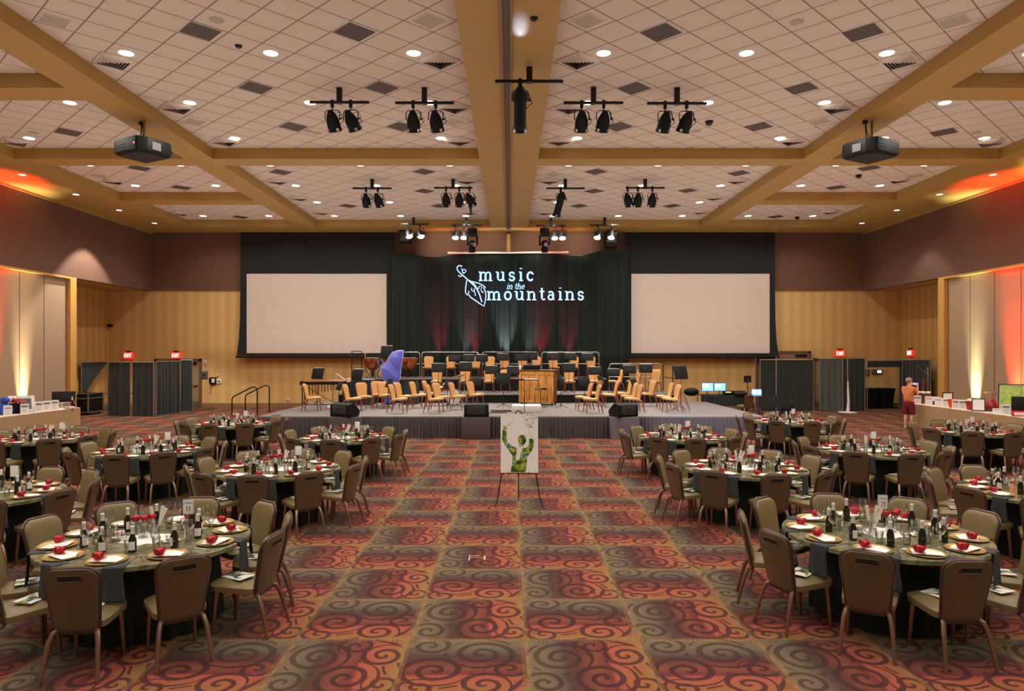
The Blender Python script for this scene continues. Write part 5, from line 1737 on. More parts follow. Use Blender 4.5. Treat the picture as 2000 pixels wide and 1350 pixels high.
M_photo = mat('dark_photo_print', (92, 92, 88), 0.4, noise=0.7, nscale=9)
M_poster = mat('lime_green_poster', (168, 190, 84), 0.5, noise=0.35, nscale=7)
frame('white framed dark picture leaning on the left counter behind the ribbon box', 44, -1, 0.5, 0.62, 0.5, -25, M_silver, M_photo, RAD(42))
t = thing('display_board', 'black propped board on the left counter near its far end', 'board', onT(125, -1, 0.5) + Vector((0, 0, 0.006)), RAD(24))
M = Matrix.Rotation(RAD(-14), 4, 'X')
MB().box(-0.34, 0.3, 0, 0.02, 0.0, 0.5, 0.006, M).build('board', M_black, t)
MB().box(-0.26, 0.22, -0.2, -0.02, 0, 0.16, 0.01).mat(1).box(-0.2, -0.05, -0.206, -0.2, 0.04, 0.13).box(0.0, 0.18, -0.206, -0.2, 0.03, 0.14).build('display_tray', [M_silver, M_grey], t, smooth=False)
t = thing('liquor_bottle', 'dark bottle with white neck at the far end of the left counter', 'bottle', onT(141, -1, 0.14))
MB().lathe([(0, 0), (0.04, 0), (0.042, 0.16), (0.016, 0.22), (0.015, 0.24), (0, 0.24)], 16).build('bottle_body', M_wine, t)
MB().cyl((0, 0, 0.24), (0, 0, 0.34), 0.017, n=10).build('neck', M_white, t)
tag(MB().lathe([(0.001, 0.003), (0.035, 0.0), (0.006, 0.008), (0.005, 0.1), (0.04, 0.15), (0.045, 0.2), (0.036, 0.24)], 16).build('wine_goblet', M_glass, loc=onT(147, -1, 0.12)), 'single wine glass at the far end of the left counter', 'glass')
tag(MB().box(-0.12, 0.12, -0.05, 0.05, 0, 0.06, 0.006).mat(1).box(-0.13, 0.0, -0.053, 0.053, 0, 0.03, 0.004).build('gift_tin', [M_white, mat('maroon_folder', (120, 26, 40))], loc=onT(141, -1, 0.05) + Vector((0, -0.12, 0)), rot=(0, 0, 0.5)), 'small maroon and white tin before the dark bottle', 'tin')
# right counter things
t = thing('basket', 'tall dark woven basket with white trim at the far end of the right counter', 'basket', onT(1806, 1, 0.5))
MB().lathe([(0, 0), (0.09, 0), (0.16, 0.36), (0.15, 0.36), (0.08, 0.02)], 20).build('basket_body', mat('woven_brown', (104, 86, 58), 0.8, noise=0.3, nscale=40), t)
MB().tube([(0.16 * math.cos(a), 0.16 * math.sin(a), 0.37 + 0.015 * math.sin(6 * a)) for a in [2 * PI * i / 18 for i in range(18)]], 0.03, 6, closed=True).build('white_trim', M_white, t)
frame('small dark framed certificate standing at the back of the right counter', 1851, 1, 0.66, 0.3, 0.42, -8, M_blackm, None, RAD(-30))


def bucket(label, px, m, off):
    t = thing('gift_bucket', label, 'bucket', onT(px, 1, off), group='coloured buckets on the right counter')
    MB().lathe([(0, 0), (0.1, 0), (0.135, 0.26), (0.128, 0.26), (0.094, 0.01)], 20).build('bucket_body', m, t)
    MB().tube([(0.133 * math.cos(a), 0.133 * math.sin(a), 0.26) for a in [2 * PI * i / 18 for i in range(18)]], 0.008, 6, closed=True).build('rim', m, t)
    return t


bucket('bright orange bucket on the right counter', 1861, mat('orange_bucket', (236, 74, 26), 0.4), 0.24)
t = bucket('dark red bucket with cream filling on the right counter', 1896, mat('brick_red_bucket', (178, 48, 30), 0.4), 0.3)
MB().ball((0, 0, 0.27), (0.12, 0.12, 0.07), 12, 6).build('filling', M_cream, t)
tag(MB().box(-0.11, 0.11, -0.08, 0.08, 0, 0.13, 0.008).mat(1).box(-0.11, 0.11, -0.083, 0.08, 0.12, 0.26, 0.006).build('gift_box', [mat('dark_olive_box', (62, 56, 38), 0.5), M_white], loc=onT(1827, 1, 0.5), rot=(0, 0, -0.5)), 'dark gift box under a white lid on the right counter', 'box')
t = thing('small_plant', 'small leafy plant behind the dark red bucket', 'plant', onT(1910, 1, 0.68))
MB().lathe([(0, 0), (0.07, 0), (0.09, 0.2), (0.08, 0.2), (0.0, 0.18)], 14).build('pot', M_white, t)
b = MB()
for i in range(9):
    a = i * 0.7
    b.grid(lambda u, v, a=a, i=i: Vector(((0.02 + 0.16 * u) * math.cos(a) - (v - 0.5) * 0.07 * math.sin(PI * u) * math.sin(a), (0.02 + 0.16 * u) * math.sin(a) + (v - 0.5) * 0.07 * math.sin(PI * u) * math.cos(a), 0.2 + 0.16 * math.sin(1.8 * u) * (0.6 + 0.1 * (i % 4)))), 5, 2)
b.build('leaves', M_green, t, norm=False)
frame('black framed white notice lying tilted on the right counter', 1911, 1, 0.14, 0.34, 0.4, -26, M_blackm, None, RAD(-34))
t = thing('cellophane_basket', 'red gift basket in clear frothy cellophane on the right counter', 'gift', onT(1936, 1, 0.6))
MB().lathe([(0, 0), (0.2, 0), (0.24, 0.07), (0.22, 0.07), (0.18, 0.02), (0, 0.02)], 20).build('tray', mat('woven_brown', (104, 86, 58)), t)
MB().rings([[Vector((r_ * math.cos(a) * (1 + 0.15 * math.sin(3 * a + 9 * z)), r_ * math.sin(a) * (1 + 0.12 * math.sin(5 * a)), z)) for a in [2 * PI * i / 18 for i in range(18)]] for r_, z in ((0.17, 0.04), (0.19, 0.14), (0.14, 0.24), (0.06, 0.34))]).build('contents', mat('crimson_goods', (160, 30, 50), 0.4, noise=0.5, nscale=14), t)
b = MB()
for i in range(14):
    a = i * 2 * PI / 14
    b.grid(lambda u, v, a=a, i=i: Vector(((0.05 + 0.14 * u ** 1.4) * math.cos(a + (v - 0.5) * (0.3 + 0.5 * u)), (0.05 + 0.14 * u ** 1.4) * math.sin(a + (v - 0.5) * (0.3 + 0.5 * u)), 0.34 + 0.2 * u + 0.03 * math.sin(7 * v + i + 6 * u))), 5, 5)
b.build('cellophane', mat('frothy_cellophane', (236, 222, 206), 0.2, trans=0.5), t, norm=False)
frame('large black framed lime green poster leaning on the right counter', 1975, 1, 0.55, 0.62, 0.86, -20, M_blackm, M_poster, RAD(-38), mat_w=0.012)
tag(MB().box(-0.2, 0.2, 0, 0.02, 0, 0.4, 0.004).build('chalk_board', M_black, loc=onT(1993, 1, 0.35) + Vector((0, 0, 0.12)), rot=(-0.2, 0, RAD(-34))), 'plain black board before the lime green poster', 'board')
t = thing('red_package', 'red package with white label at the right frame edge', 'package', onT(1992, 1, 0.22), RAD(-30))
MB().box(-0.18, 0.18, -0.1, 0.1, 0, 0.14, 0.01).build('package_body', mat('pinkish_red_box', (206, 26, 52), 0.4), t)
MB().box(-0.14, 0.14, -0.103, -0.1, 0.03, 0.11).build('label', M_white, t, smooth=False)
# boom stand behind the counter end
t = thing('boom_stand', 'pale boom microphone stand leaning behind the right counter end', 'stand', (16.2, 27.2, 0))
MB().cyl((0, 0, 0.02), (0.0, 0, 1.9), 0.025, n=8).build('pole', M_silver, t)
MB().tube([(-0.42, 0, 1.95), (0.0, 0, 1.62), (0.24, 0, 1.4)], 0.016, 6).build('boom', M_silver, t)
MB().tube([(-0.16, 0, 0.4), (-0.16, 0, 1.5)], 0.05, 8).build('wooden_post', mat('brown_post', (112, 66, 40), 0.6), t)
for i in range(3):
    a = i * 2 * PI / 3 + 0.4
    MB().tube([(0, 0, 0.35), (0.3 * math.cos(a), 0.3 * math.sin(a), 0.01)], 0.014, 6).build('leg', M_silver, t)

# ------------------------------------------------------------------ the visitor with the camera
M_skin = mat('skin', (214, 172, 146), 0.55)
M_shirt = mat('orange_cotton', (226, 134, 82), 0.8, noise=0.04, nscale=8)
M_shorts = mat('maroon_cotton', (118, 20, 36), 0.8, noise=0.06, nscale=8)
M_hair = mat('grey_hair', (150, 140, 128), 0.8, noise=0.3, nscale=40)


def skin_mesh(name, verts, edges, m, parent, sub=2, root=0):
    me = bpy.data.meshes.new(name)
    me.from_pydata([v[0] for v in verts], edges, [])
    me.materials.append(m)
    o = bpy.data.objects.new(name, me)
    COL.objects.link(o)
    sk = o.modifiers.new('skin', 'SKIN')
    sk.use_smooth_shade = True
    for i, v in enumerate(verts):
        r = v[1]
        me.skin_vertices[0].data[i].radius = r if isinstance(r, tuple) else (r, r)
        me.skin_vertices[0].data[i].use_root = (i == root)
    ss = o.modifiers.new('sub', 'SUBSURF')
    ss.levels = sub
    ss.render_levels = sub
    dg = bpy.context.evaluated_depsgraph_get()
    me2 = bpy.data.meshes.new_from_object(o.evaluated_get(dg))
    o.modifiers.clear()
    o.data = me2
    o.data.name = name
    if parent:
        o.parent = parent
    return o


HX, HY = 13.08, 23.0
per = thing('person', 'grey haired person in orange shirt and maroon shorts photographing at the right counter', 'person', (HX, HY, 0), RAD(-58))
V_, Ed = [], []


def nv(p, r, par=None):
    V_.append((p, r))
    if par is not None:
        Ed.append((par, len(V_) - 1))
    return len(V_) - 1


pel = nv((0, 0, 0.9), (0.15, 0.11))
sp1 = nv((0, 0.0, 1.06), (0.13, 0.1), pel)
ch = nv((0, 0.0, 1.24), (0.15, 0.105), sp1)
nb = nv((0, -0.01, 1.36), 0.055, ch)
nk = nv((0, 0.0, 1.42), 0.046, nb)
h1 = nv((0, 0.025, 1.485), (0.066, 0.072), nk)
h2 = nv((0, 0.02, 1.555), (0.074, 0.09), h1)
h3 = nv((0, 0.01, 1.615), (0.05, 0.062), h2)
nose = nv((0, 0.125, 1.52), 0.012, h1)
for sx in (-1, 1):
    hip = nv((sx * 0.09, 0, 0.83), 0.085, pel)
    kn = nv((sx * 0.1, 0.02, 0.46), 0.056, hip)
    cf = nv((sx * 0.1, -0.01, 0.33), 0.056, kn)
    an = nv((sx * 0.1, -0.02, 0.08), 0.036, cf)
    ft = nv((sx * 0.105, 0.06, 0.035), 0.034, an)
    nv((sx * 0.11, 0.15, 0.022), 0.022, ft)
    sh = nv((sx * 0.165, -0.01, 1.31), 0.054, ch)
    el = nv((sx * 0.225, 0.1, 1.08), 0.04, sh)
    wr = nv((sx * 0.115, 0.31, 1.335), 0.026, el)
    pa = nv((sx * 0.095, 0.345, 1.4), (0.034, 0.018), wr)
    for q, (dx, l_) in enumerate(((-0.027, 0.058), (-0.009, 0.068), (0.009, 0.064), (0.026, 0.05))):
        k1_ = nv((sx * 0.09 + dx, 0.355, 1.43), 0.0095, pa)
        k2_ = nv((sx * 0.083 + dx * 0.9, 0.378, 1.43 + l_ * 0.5), 0.0085, k1_)
        nv((sx * 0.072 + dx * 0.8, 0.37, 1.43 + l_ * 0.75), 0.007, k2_)
    t1 = nv((sx * 0.06, 0.33, 1.405), 0.011, pa)
    nv((sx * 0.042, 0.332, 1.44), 0.009, t1)
skin_mesh('body', V_, Ed, M_skin, per)
for sx in (-1, 1):
    MB().ball((sx * 0.083, 0.01, 1.53), (0.012, 0.022, 0.032), 8, 6).build('ear', M_skin, per)
    MB().ball((sx * 0.03, 0.094, 1.545), (0.012, 0.006, 0.007), 8, 6).build('eye', M_black, per)
MB().ball((0, 0.1, 1.482), (0.024, 0.006, 0.007), 8, 6).build('mouth', mat('lips', (168, 90, 80), 0.5), per)


def hair(u, v):
    a = 2 * PI * u
    t_ = PI / 2 - v * (1.25 + 0.75 * (0.5 - 0.5 * math.cos(a + PI / 2 + PI)) ** 1.0)
    w = 1 + 0.05 * math.sin(9 * a + 4 * v) + 0.04 * math.sin(23 * a)
    return Vector((0.094 * w * math.cos(t_) * math.cos(a), -0.004 + 0.112 * w * math.cos(t_) * math.sin(a), 1.555 + 0.098 * w * math.sin(t_)))


MB().grid(hair, 40, 14).build('hair', M_hair, per, norm=False)
sv = [((0, 0, 0.79), (0.19, 0.148)), ((0, 0, 1.06), (0.165, 0.128)), ((0, 0.0, 1.24), (0.175, 0.128)), ((0, -0.008, 1.345), (0.085, 0.075))]
se = [(0, 1), (1, 2), (2, 3)]
for sx in (-1, 1):
    k = len(sv)
    sv += [((sx * 0.17, -0.012, 1.3), 0.074), ((sx * 0.215, 0.062, 1.16), 0.064)]
    se += [(2, k), (k, k + 1)]
skin_mesh('shirt', sv, se, M_shirt, per)
hv = [((0, 0, 0.98), (0.16, 0.125)), ((0, 0, 0.8), (0.175, 0.135))]
he = [(0, 1)]
for sx in (-1, 1):
    k = len(hv)
    hv += [((sx * 0.098, 0.005, 0.7), 0.108), ((sx * 0.105, 0.012, 0.48), 0.098), ((sx * 0.105, 0.015, 0.44), 0.094)]
    he += [(1, k), (k, k + 1), (k + 1, k + 2)]
skin_mesh('shorts', hv, he, M_shorts, per)
for sx in (-1, 1):
    MB().ball((sx * 0.108, 0.06, 0.03), (0.052, 0.13, 0.034), 12, 8).build('shoe', M_white, per)
c_, s_n = math.cos(RAD(-58)), math.sin(RAD(-58))
t = thing('camera', 'small pale compact camera held up by the person in orange', 'camera', (HX - s_n * 0.385, HY + c_ * 0.385, 1.43), RAD(-58))
MB().box(-0.07, 0.07, -0.012, 0.014, -0.035, 0.04, 0.006).build('camera_body', M_silver, t)
MB().box(-0.045, 0.045, -0.0145, -0.011, -0.025, 0.03).build('screen', M_scr, t, smooth=False)
MB().cyl((0, 0.012, 0), (0, 0.035, 0), 0.025, n=16).build('lens', M_black, t)

# ------------------------------------------------------------------ ceiling fittings
M_on = mat('downlight_glow', (255, 248, 236), 0.4, emit=(255, 246, 230), es=7.0)
M_cool = mat('soffit_glow', (240, 246, 255), 0.4, emit=(236, 244, 255), es=3.0)


def mk_dl(m):
    def mk():
        t = thing('recessed_downlight', 'd', 'ceiling light')
        MB().lathe([(0.13, 0.0), (0.17, -0.004), (0.172, 0.0)], 24).build('trim_ring', M_trimwhite, t)
        MB().lathe([(0.0, -0.002), (0.131, -0.002), (0.131, 0.0)], 24).build('lamp_disc', m, t)
        return t
    return mk


DL, DLS = Proto(mk_dl(M_on)), Proto(mk_dl(M_cool))
LX = [-12.82, -10.07, -7.33, -4.57, -1.84, 1.79, 4.52, 7.2, 9.95, 12.65]
LY = [-2.5, 0.15, 2.8, 5.45, 8.1, 10.75, 13.4, 16.05, 18.7, 21.35, 24.0, 26.65, 29.3]
SPOTS = []
WARM = (1.0, 0.92, 0.82)


def lamp(kind, loc, energy, color, name, aim=None, size=0.2, spot=None, blend=0.5, spread=None):
    l = bpy.data.lights.new(name, kind)
    l.energy = energy
    l.color = color
    if kind == 'SPOT':
        l.spot_size = RAD(spot)
        l.spot_blend = blend
        l.shadow_soft_size = size
    elif kind == 'AREA':
        l.shape = 'DISK'
        l.size = size
        if spread:
            l.spread = RAD(spread)
    else:
        l.shadow_soft_size = size
    o = bpy.data.objects.new(name, l)
    COL.objects.link(o)
    o.location = loc
    d = Vector(aim) - Vector(loc) if aim is not None else Vector((0, 0, -1))
    o.rotation_euler = d.to_track_quat('-Z', 'Y').to_euler()
    return o


E_DOWN, E_SOFF = 118.0, 10.0
for j, y in enumerate(LY):
    for i, x in enumerate(LX):
        if y > 12 and not (j == 8 and i in (3, 6)) and not (14.2 < y < 15.2):
            side = 'left' if x < 0 else 'right'
            k = [4, 3, 2, 1, 0, 0, 1, 2, 3, 4][i]
            DL.put((x, y, ZT), 0, f'round ceiling downlight, row {ORD[min(9, len(LY) - 1 - j)]} from the stage, {ORD[k]} {side} of the middle beam', 'round downlights in the tiled ceiling')
        if j % 1 == 0:
            lamp('SPOT', (x, y, ZT - 0.03), E_DOWN * (0.72 if y < 4 else 1.0), WARM, 'downlight_lamp', size=0.075, spot=145, blend=0.6)
    if y > 15:
        for x, side in ((-14.85, 'left'), (14.7, 'right')):
            DLS.put((x, y, ZB), 0, f'small cool downlight in the {side} side soffit, {ORD[len(LY) - 1 - j]} from the stage end', 'cool downlights in the side soffits', scale=(0.72, 0.72, 1))
lamp('SPOT', (-14.85, 26.65, ZB - 0.05), 1000, WARM, 'soffit_lamp', size=0.06, spot=86, blend=0.25)
lamp('SPOT', (14.7, 26.65, ZB - 0.05), 150, WARM, 'soffit_lamp', size=0.06, spot=86, blend=0.4)

R45 = PI / 4
M_ret = mat('dark_return_grille', (84, 72, 68), 0.7)


def mk_ret(m, s):
    def mk():
        t = thing('return_grille', 'g', 'vent')
        MB().box(-s, s, -s, s, -0.006, 0.0).build('grille_face', m, t, smooth=False)
        b_ = MB()
        for a0, a1, c0, c1 in ((-s - 0.015, s + 0.015, s, s + 0.015), (-s - 0.015, s + 0.015, -s - 0.015, -s), (-s - 0.015, -s, -s, s), (s, s + 0.015, -s, s)):
            b_.box(a0, a1, c0, c1, -0.01, 0.0)
        b_.build('grille_frame', M_trimwhite, t, smooth=False)
        return t
    return mk


def gc(px, py, z=ZT):
    return G(px, py, z)


RT = Proto(mk_ret(M_ret, 0.275))
RETS = [(391, 61), (692, 62), (1291, 63), (1685, 63), (499, 171), (746, 171), (1238, 172), (1565, 172), (573, 247), (783, 247), (1208, 247), (1481, 247), (133, 258), (1843, 258), (272, 328), (1697, 328),
        (548, 336), (828, 335), (1164, 335), (1443, 338), (354, 366), (1633, 366), (680, 402), (829, 373), (858, 402), (1131, 402), (1160, 373), (1312, 402), (470, 424), (1515, 423), (1343, 372), (1420, 402)]
for i, (px, py) in enumerate(RETS):
    p = gc(px, py)
    near = min(((a, b_) for a, b_ in RETS if (a, b_) != (px, py)), key=lambda q: abs(q[0] - px) + abs(q[1] - py))
    row = 'nearest' if py < 100 else 'second' if py < 200 else 'third' if py < 290 else 'fourth' if py < 345 else 'fifth' if py < 390 else 'rearmost'
    side = 'left' if px < 996 else 'right'
    nth = sorted([abs(a - 996) for a, b_ in RETS if (a < 996) == (px < 996) and ((b_ < 100) == (py < 100)) and ((100 <= b_ < 200) == (100 <= py < 200)) and ((200 <= b_ < 290) == (200 <= py < 290)) and ((290 <= b_ < 345) == (290 <= py < 345)) and ((345 <= b_ < 390) == (345 <= py < 390))]).index(abs(px - 996))
    RT.put(p, R45, f'dark square ceiling grille, {row} row, {ORD[nth]} {side} of the middle beam', 'dark grilles in the tiled ceiling')
SP_ = Proto(mk_ret(M_ventlight, 0.2))
PAL = [(106, 40), (837, 41), (1147, 41), (1864, 42), (380, 238), (885, 238), (1100, 238), (1600, 238), (192, 343), (1790, 343), (905, 341), (1080, 341)]
for i, (px, py) in enumerate(PAL):
    SP_.put(gc(px, py), R45, f'pale small ceiling grille, {"near" if py < 100 else "middle" if py < 300 else "far"} row, {ORD[sum(1 for a, b_ in PAL if abs(b_ - py) < 60 and a < px)]} from the left', 'pale grilles in the tiled ceiling')


def mk_diff():
    t = thing('air_diffuser', 'a', 'vent')
    s = 0.275
    MB().box(-s, s, -s, s, -0.002, 0.0).build('back_plate', M_dark, t, smooth=False)
    b_ = MB()
    for i in range(5):
        o, w = s - i * 0.052, 0.046
        zo = -0.012 - 0.0
        for k in range(4):
            M_ = Matrix.Rotation(k * PI / 2, 4, 'Z')
            a = [M_ @ Vector(q) for q in ((-o, -o, zo - 0.012), (o, -o, zo - 0.012), (o - w, -o + w, zo - 0.05), (-o + w, -o + w, zo - 0.05))]
            vs = [b_.V(q) for q in a]
            b_.face(vs)
    o_ = b_.build('louver', mat('pale_louver', (206, 192, 180), 0.6), t, smooth=False, norm=False)
    b2 = MB()
    for a0, a1, c0, c1 in ((-s - 0.02, s + 0.02, s, s + 0.02), (-s - 0.02, s + 0.02, -s - 0.02, -s), (-s - 0.02, -s, -s, s), (s, s + 0.02, -s, s)):
        b2.box(a0, a1, c0, c1, -0.03, 0.0)
    b2.build('diffuser_frame', M_trimwhite, t, smooth=False)
    return t


DF = Proto(mk_diff)
DIF = [(222, 118), (858, 117), (1129, 117), (1757, 118), (346, 209), (886, 208), (1112, 209), (1635, 209), (439, 275), (897, 274), (1092, 274), (1548, 274), (30, 276), (1934, 277), (221, 353), (1756, 351),
       (912, 352), (1073, 352), (541, 353), (1440, 352), (912, 386), (1072, 386), (584, 386), (1396, 385), (917, 414), (1063, 414), (352, 416), (626, 414), (1622, 413), (1368, 413)]
for i, (px, py) in enumerate(DIF):
    row = 'nearest' if py < 150 else 'second' if py < 230 else 'third' if py < 300 else 'fourth' if py < 370 else 'fifth' if py < 400 else 'rearmost'
    lo = [0, 150, 230, 300, 370, 400, 999]
    r_ = max(k for k in range(6) if py >= lo[k])
    nth = sum(1 for a, b_ in DIF if lo[r_] <= b_ < lo[r_ + 1] and a < px)
    DF.put(gc(px, py), R45, f'square louvred air diffuser, {row} row of the ceiling, {ORD[nth]} from the left', 'air diffusers in the tiled ceiling')


def mk_spk():
    o = MB().lathe([(0.0, -0.012), (0.1, -0.012), (0.12, -0.006), (0.122, 0.0)], 24).build('ceiling_speaker', M_ventlight)
    return tag(o, 's', 'speaker')


PS = Proto(mk_spk)
for i, (px, py) in enumerate(((423, 39), (1556, 43), (66, 259), (1907, 259), (603, 256), (620, 260), (1360, 256))):
    PS.put(gc(px, py), 0, f'round pale speaker in the tiled ceiling, {ORD[sorted([423, 1556, 66, 1907, 603, 620, 1360]).index(px)]} from the left', 'round ceiling speakers')


def mk_dome():
    t = thing('dome_camera', 'd', 'security camera')
    MB().lathe([(0.0, 0.0), (0.1, 0.0), (0.1, -0.025), (0.085, -0.03)], 20).build('base', M_blackm, t)
    MB().lathe([(0.085, -0.03), (0.08, -0.07), (0.05, -0.1), (0.0, -0.11)], 20).build('dome', M_gloss, t)
    return t


PD = Proto(mk_dome)
for i, (px, py) in enumerate(((1385, 237), (1677, 342), (1557, 424))):
    PD.put(gc(px, py), 0, f'black dome security camera in the ceiling, {["nearest", "middle", "farthest"][i]} of three', 'dome cameras in the ceiling')
for px, py, z, lab in ((1043, 35, ZB, 'small black sensor under the middle beam'), (466, 89, ZT, 'small black sensor in the left ceiling tiles')):
    tag(MB().lathe([(0, -0.05), (0.04, -0.045), (0.06, -0.02), (0.07, 0.0)], 16).build('ceiling_sensor', M_blackm, loc=G(px, py, z)), lab, 'sensor')
t = thing('smoke_sensor', 'white ceiling sensor disc by the near left grille', 'sensor', G(455, 240, ZT)) if False else None


# lamp bars hanging from the ceiling
def fixture(t, x, z, kind, aim, lit):
    """A stage lamp hung from the bar at local (x, z): a part of the bar, with its own yoke, body and lens."""
    fx = bpy.data.objects.new('spot_lamp', None)
    COL.objects.link(fx)
    fx.parent = t
    fx.location = (x, 0, z)
    fx.scale = (1.4, 1.4, 1.25)
    big = kind == 'profile'
    s = 1.0
    MB().box(-0.025, 0.025, -0.025, 0.025, -0.09, 0.04, 0.006).tube([(0, 0, -0.08), (0, 0, -0.13)], 0.01, 6).build('clamp', M_blackm, fx)
    w = 0.11
    MB().tube([(-w, 0, -0.3), (-w, 0, -0.17), (-w + 0.03, 0, -0.135), (w - 0.03, 0, -0.135), (w, 0, -0.17), (w, 0, -0.3)], 0.008, 6).build('yoke', M_blackm, fx)
    M = Matrix.Translation((0, 0, -0.29)) @ aim.to_track_quat('Z', 'Y').to_matrix().to_4x4()
    if big:
        pr = [(0.0, -0.2), (0.04, -0.2), (0.1, -0.1), (0.1, 0.0), (0.085, 0.02), (0.085, 0.38), (0.1, 0.4), (0.1, 0.46), (0.088, 0.46)]
        lz = 0.45
    else:
        pr = [(0.0, -0.15), (0.035, -0.15), (0.075, -0.06), (0.1, 0.02), (0.1, 0.16), (0.108, 0.165), (0.108, 0.2), (0.098, 0.2)]
        lz = 0.185
    MB().lathe(pr, 20, M=M).build('lamp_body', M_black, fx)
    for k in range(4):
        a = k * PI / 2 + PI / 4
        q0 = M @ Vector((0.104 * math.cos(a), 0.104 * math.sin(a), lz - 0.02))
        MB().box(-0.02, 0.02, -0.006, 0.006, -0.025, 0.02, 0, Matrix.Translation(q0) @ M.to_3x3().to_4x4() @ Matrix.Rotation(a + PI / 2, 4, 'Z')).build('filter_clip', M_silver, fx, smooth=False)
    MB().lathe([(0.0, lz), (0.098, lz)], 20, M=M).build('lens', M_frost if lit else mat('dim_lens', (90, 88, 84), 0.2), fx, norm=False)
    MB().cyl((w + 0.002, 0, -0.28), (w + 0.03, 0, -0.28), 0.02, n=8).build('tilt_knob', M_blackm, fx)
    MB().tube([(0.0, 0.03, -0.2), (0.1, 0.08, -0.12), (0.16, 0.06, -0.3), (0.06, 0.04, -0.42), (0.0, 0.03, -0.36)], 0.007, 5).build('cable', M_blackm, fx)
    return fx


RIGS = [  # pipe px, top y, bar px from, to, bar y, lamps (px, kind, lit, aim x shift), ceiling z, label
    (663, 172, 605, 721, 200, [(649, 'par', 1, 0.1), (685, 'par', 1, 0.3)], ZT, 'near row, outer left'),
    (829, 172, 772, 887, 201, [(807, 'par', 1, 0), (851, 'par', 1, 0.1)], ZT, 'near row, inner left'),
    (1034, 126, 967, 1100, 159, [(1016, 'profile', 1, 0)], ZB, 'under the middle beam'),
    (1159, 171, 1101, 1217, 201, [(1136, 'par', 1, 0), (1179, 'par', 1, -0.1)], ZT, 'near row, inner right'),
    (1322, 172, 1264, 1380, 202, [(1299, 'par', 1, -0.1), (1341, 'par', 1, -0.2)], ZT, 'near row, outer right'),
    (727, 350, 689, 765, 368, [(715, 'par', 1, 0), (738, 'par', 1, 0.2)], ZT, 'second row, outer left'),
    (885, 350, 848, 923, 367, [(871, 'par', 1, 0), (897, 'par', 1, 0), (917, 'par', 0, 0.4)], ZT, 'second row, inner left'),
    (1104, 350, 1067, 1142, 368, [(1095, 'profile', 1, -0.2)], ZT, 'second row, inner right'),
    (1260, 350, 1222, 1298, 367, [(1226, 'par', 1, 0.3), (1246, 'par', 0, 0), (1274, 'par', 0, 0)], ZT, 'second row, outer right'),
    (808, 425, 779, 838, 438, [(797, 'front', 1, 0.3), (820, 'front', 1, 0.3)], ZT, 'rear row, outer left'),
    (911, 426, 882, 941, 440, [(890, 'front', 1, 0), (906, 'front', 1, 0)], ZT, 'rear row, inner left'),
    (1076, 427, 1047, 1105, 441, [(1083, 'front', 1, 0), (1098, 'front', 1, 0)], ZT, 'rear row, inner right'),
    (1181, 425, 1152, 1210, 440, [(1168, 'front', 1, -0.2), (1195, 'front', 1, -0.2)], ZT, 'rear row, outer right'),
]
RIGPOS = []
for px, ty_, b0, b1, by, lamps, zc, lab in RIGS:
    p = G(px, ty_, zc)
    d = p.y
    zb = H - (by - CY) * d / F
    t = thing('hanging_lamp_bar', f'black stage lamp bar hanging from the ceiling, {lab}', 'lamp bar', (p.x, d, zb), group='stage lamp bars under the ceiling')
    MB().box(-0.055, 0.055, -0.055, 0.055, -0.03, zc - zb - 0.003 - 0.05 * (zc == ZB), 0.006).build('drop_pole', M_blackm, t)
    x0, x1 = (b0 - px) * d / F, (b1 - px) * d / F
    MB().box(x0, x1, -0.026, 0.026, -0.026, 0.026, 0.004).build('cross_bar', M_blackm, t)
    for lx, kind, lit, sx in lamps:
        xx = (lx - px) * d / F
        aim = Vector((sx, -0.55, -0.85)) if kind == 'front' else Vector((sx, 0.55, -0.85)) if kind == 'par' else Vector((sx, 0.6, -0.8))
        if kind == 'profile' and px > 1050:
            aim = Vector((-0.22, 0.25, -0.95))
        fixture(t, xx, 0, kind, aim.normalized(), lit)
        RIGPOS.append((p.x + xx, d, zb - 0.3, kind, lit))
tag(MB().box(-0.055, 0.055, -0.055, 0.055, -0.42, 0.0, 0.006).build('drop_pole', M_blackm, loc=G(919, 398, ZT)), 'bare black drop pole in the ceiling before the rear bars', 'pole')


def mk_head():
    t = thing('hanging_moving_light', 'm', 'stage light')
    MB().box(-0.2, 0.2, -0.16, 0.16, -0.34, 0.0, 0.05).build('base', M_gloss, t)
    MB().box(-0.24, -0.17, -0.08, 0.08, -0.72, -0.3, 0.02).box(0.17, 0.24, -0.08, 0.08, -0.72, -0.3, 0.02).build('yoke', M_black, t)
    MB().ball((0, 0, -0.66), (0.16, 0.2, 0.17), 16, 10).cyl((0.02, -0.16, -0.7), (0.06, -0.26, -0.72), 0.11).build('head', M_gloss, t)
    MB().cyl((0.06, -0.262, -0.72), (0.062, -0.268, -0.721), 0.085, n=20).build('lens', M_chrome, t)
    MB().box(-0.14, 0.14, -0.1, 0.1, -1.02, -0.8, 0.04).build('lower_box', M_black, t)
    MB().box(-0.05, 0.05, -0.05, 0.05, -0.05, 0.08, 0.01).box(-0.04, 0.04, -0.05, 0.42, 0.06, 0.1, 0.01).build('clamp', M_blackm, t)
    return t


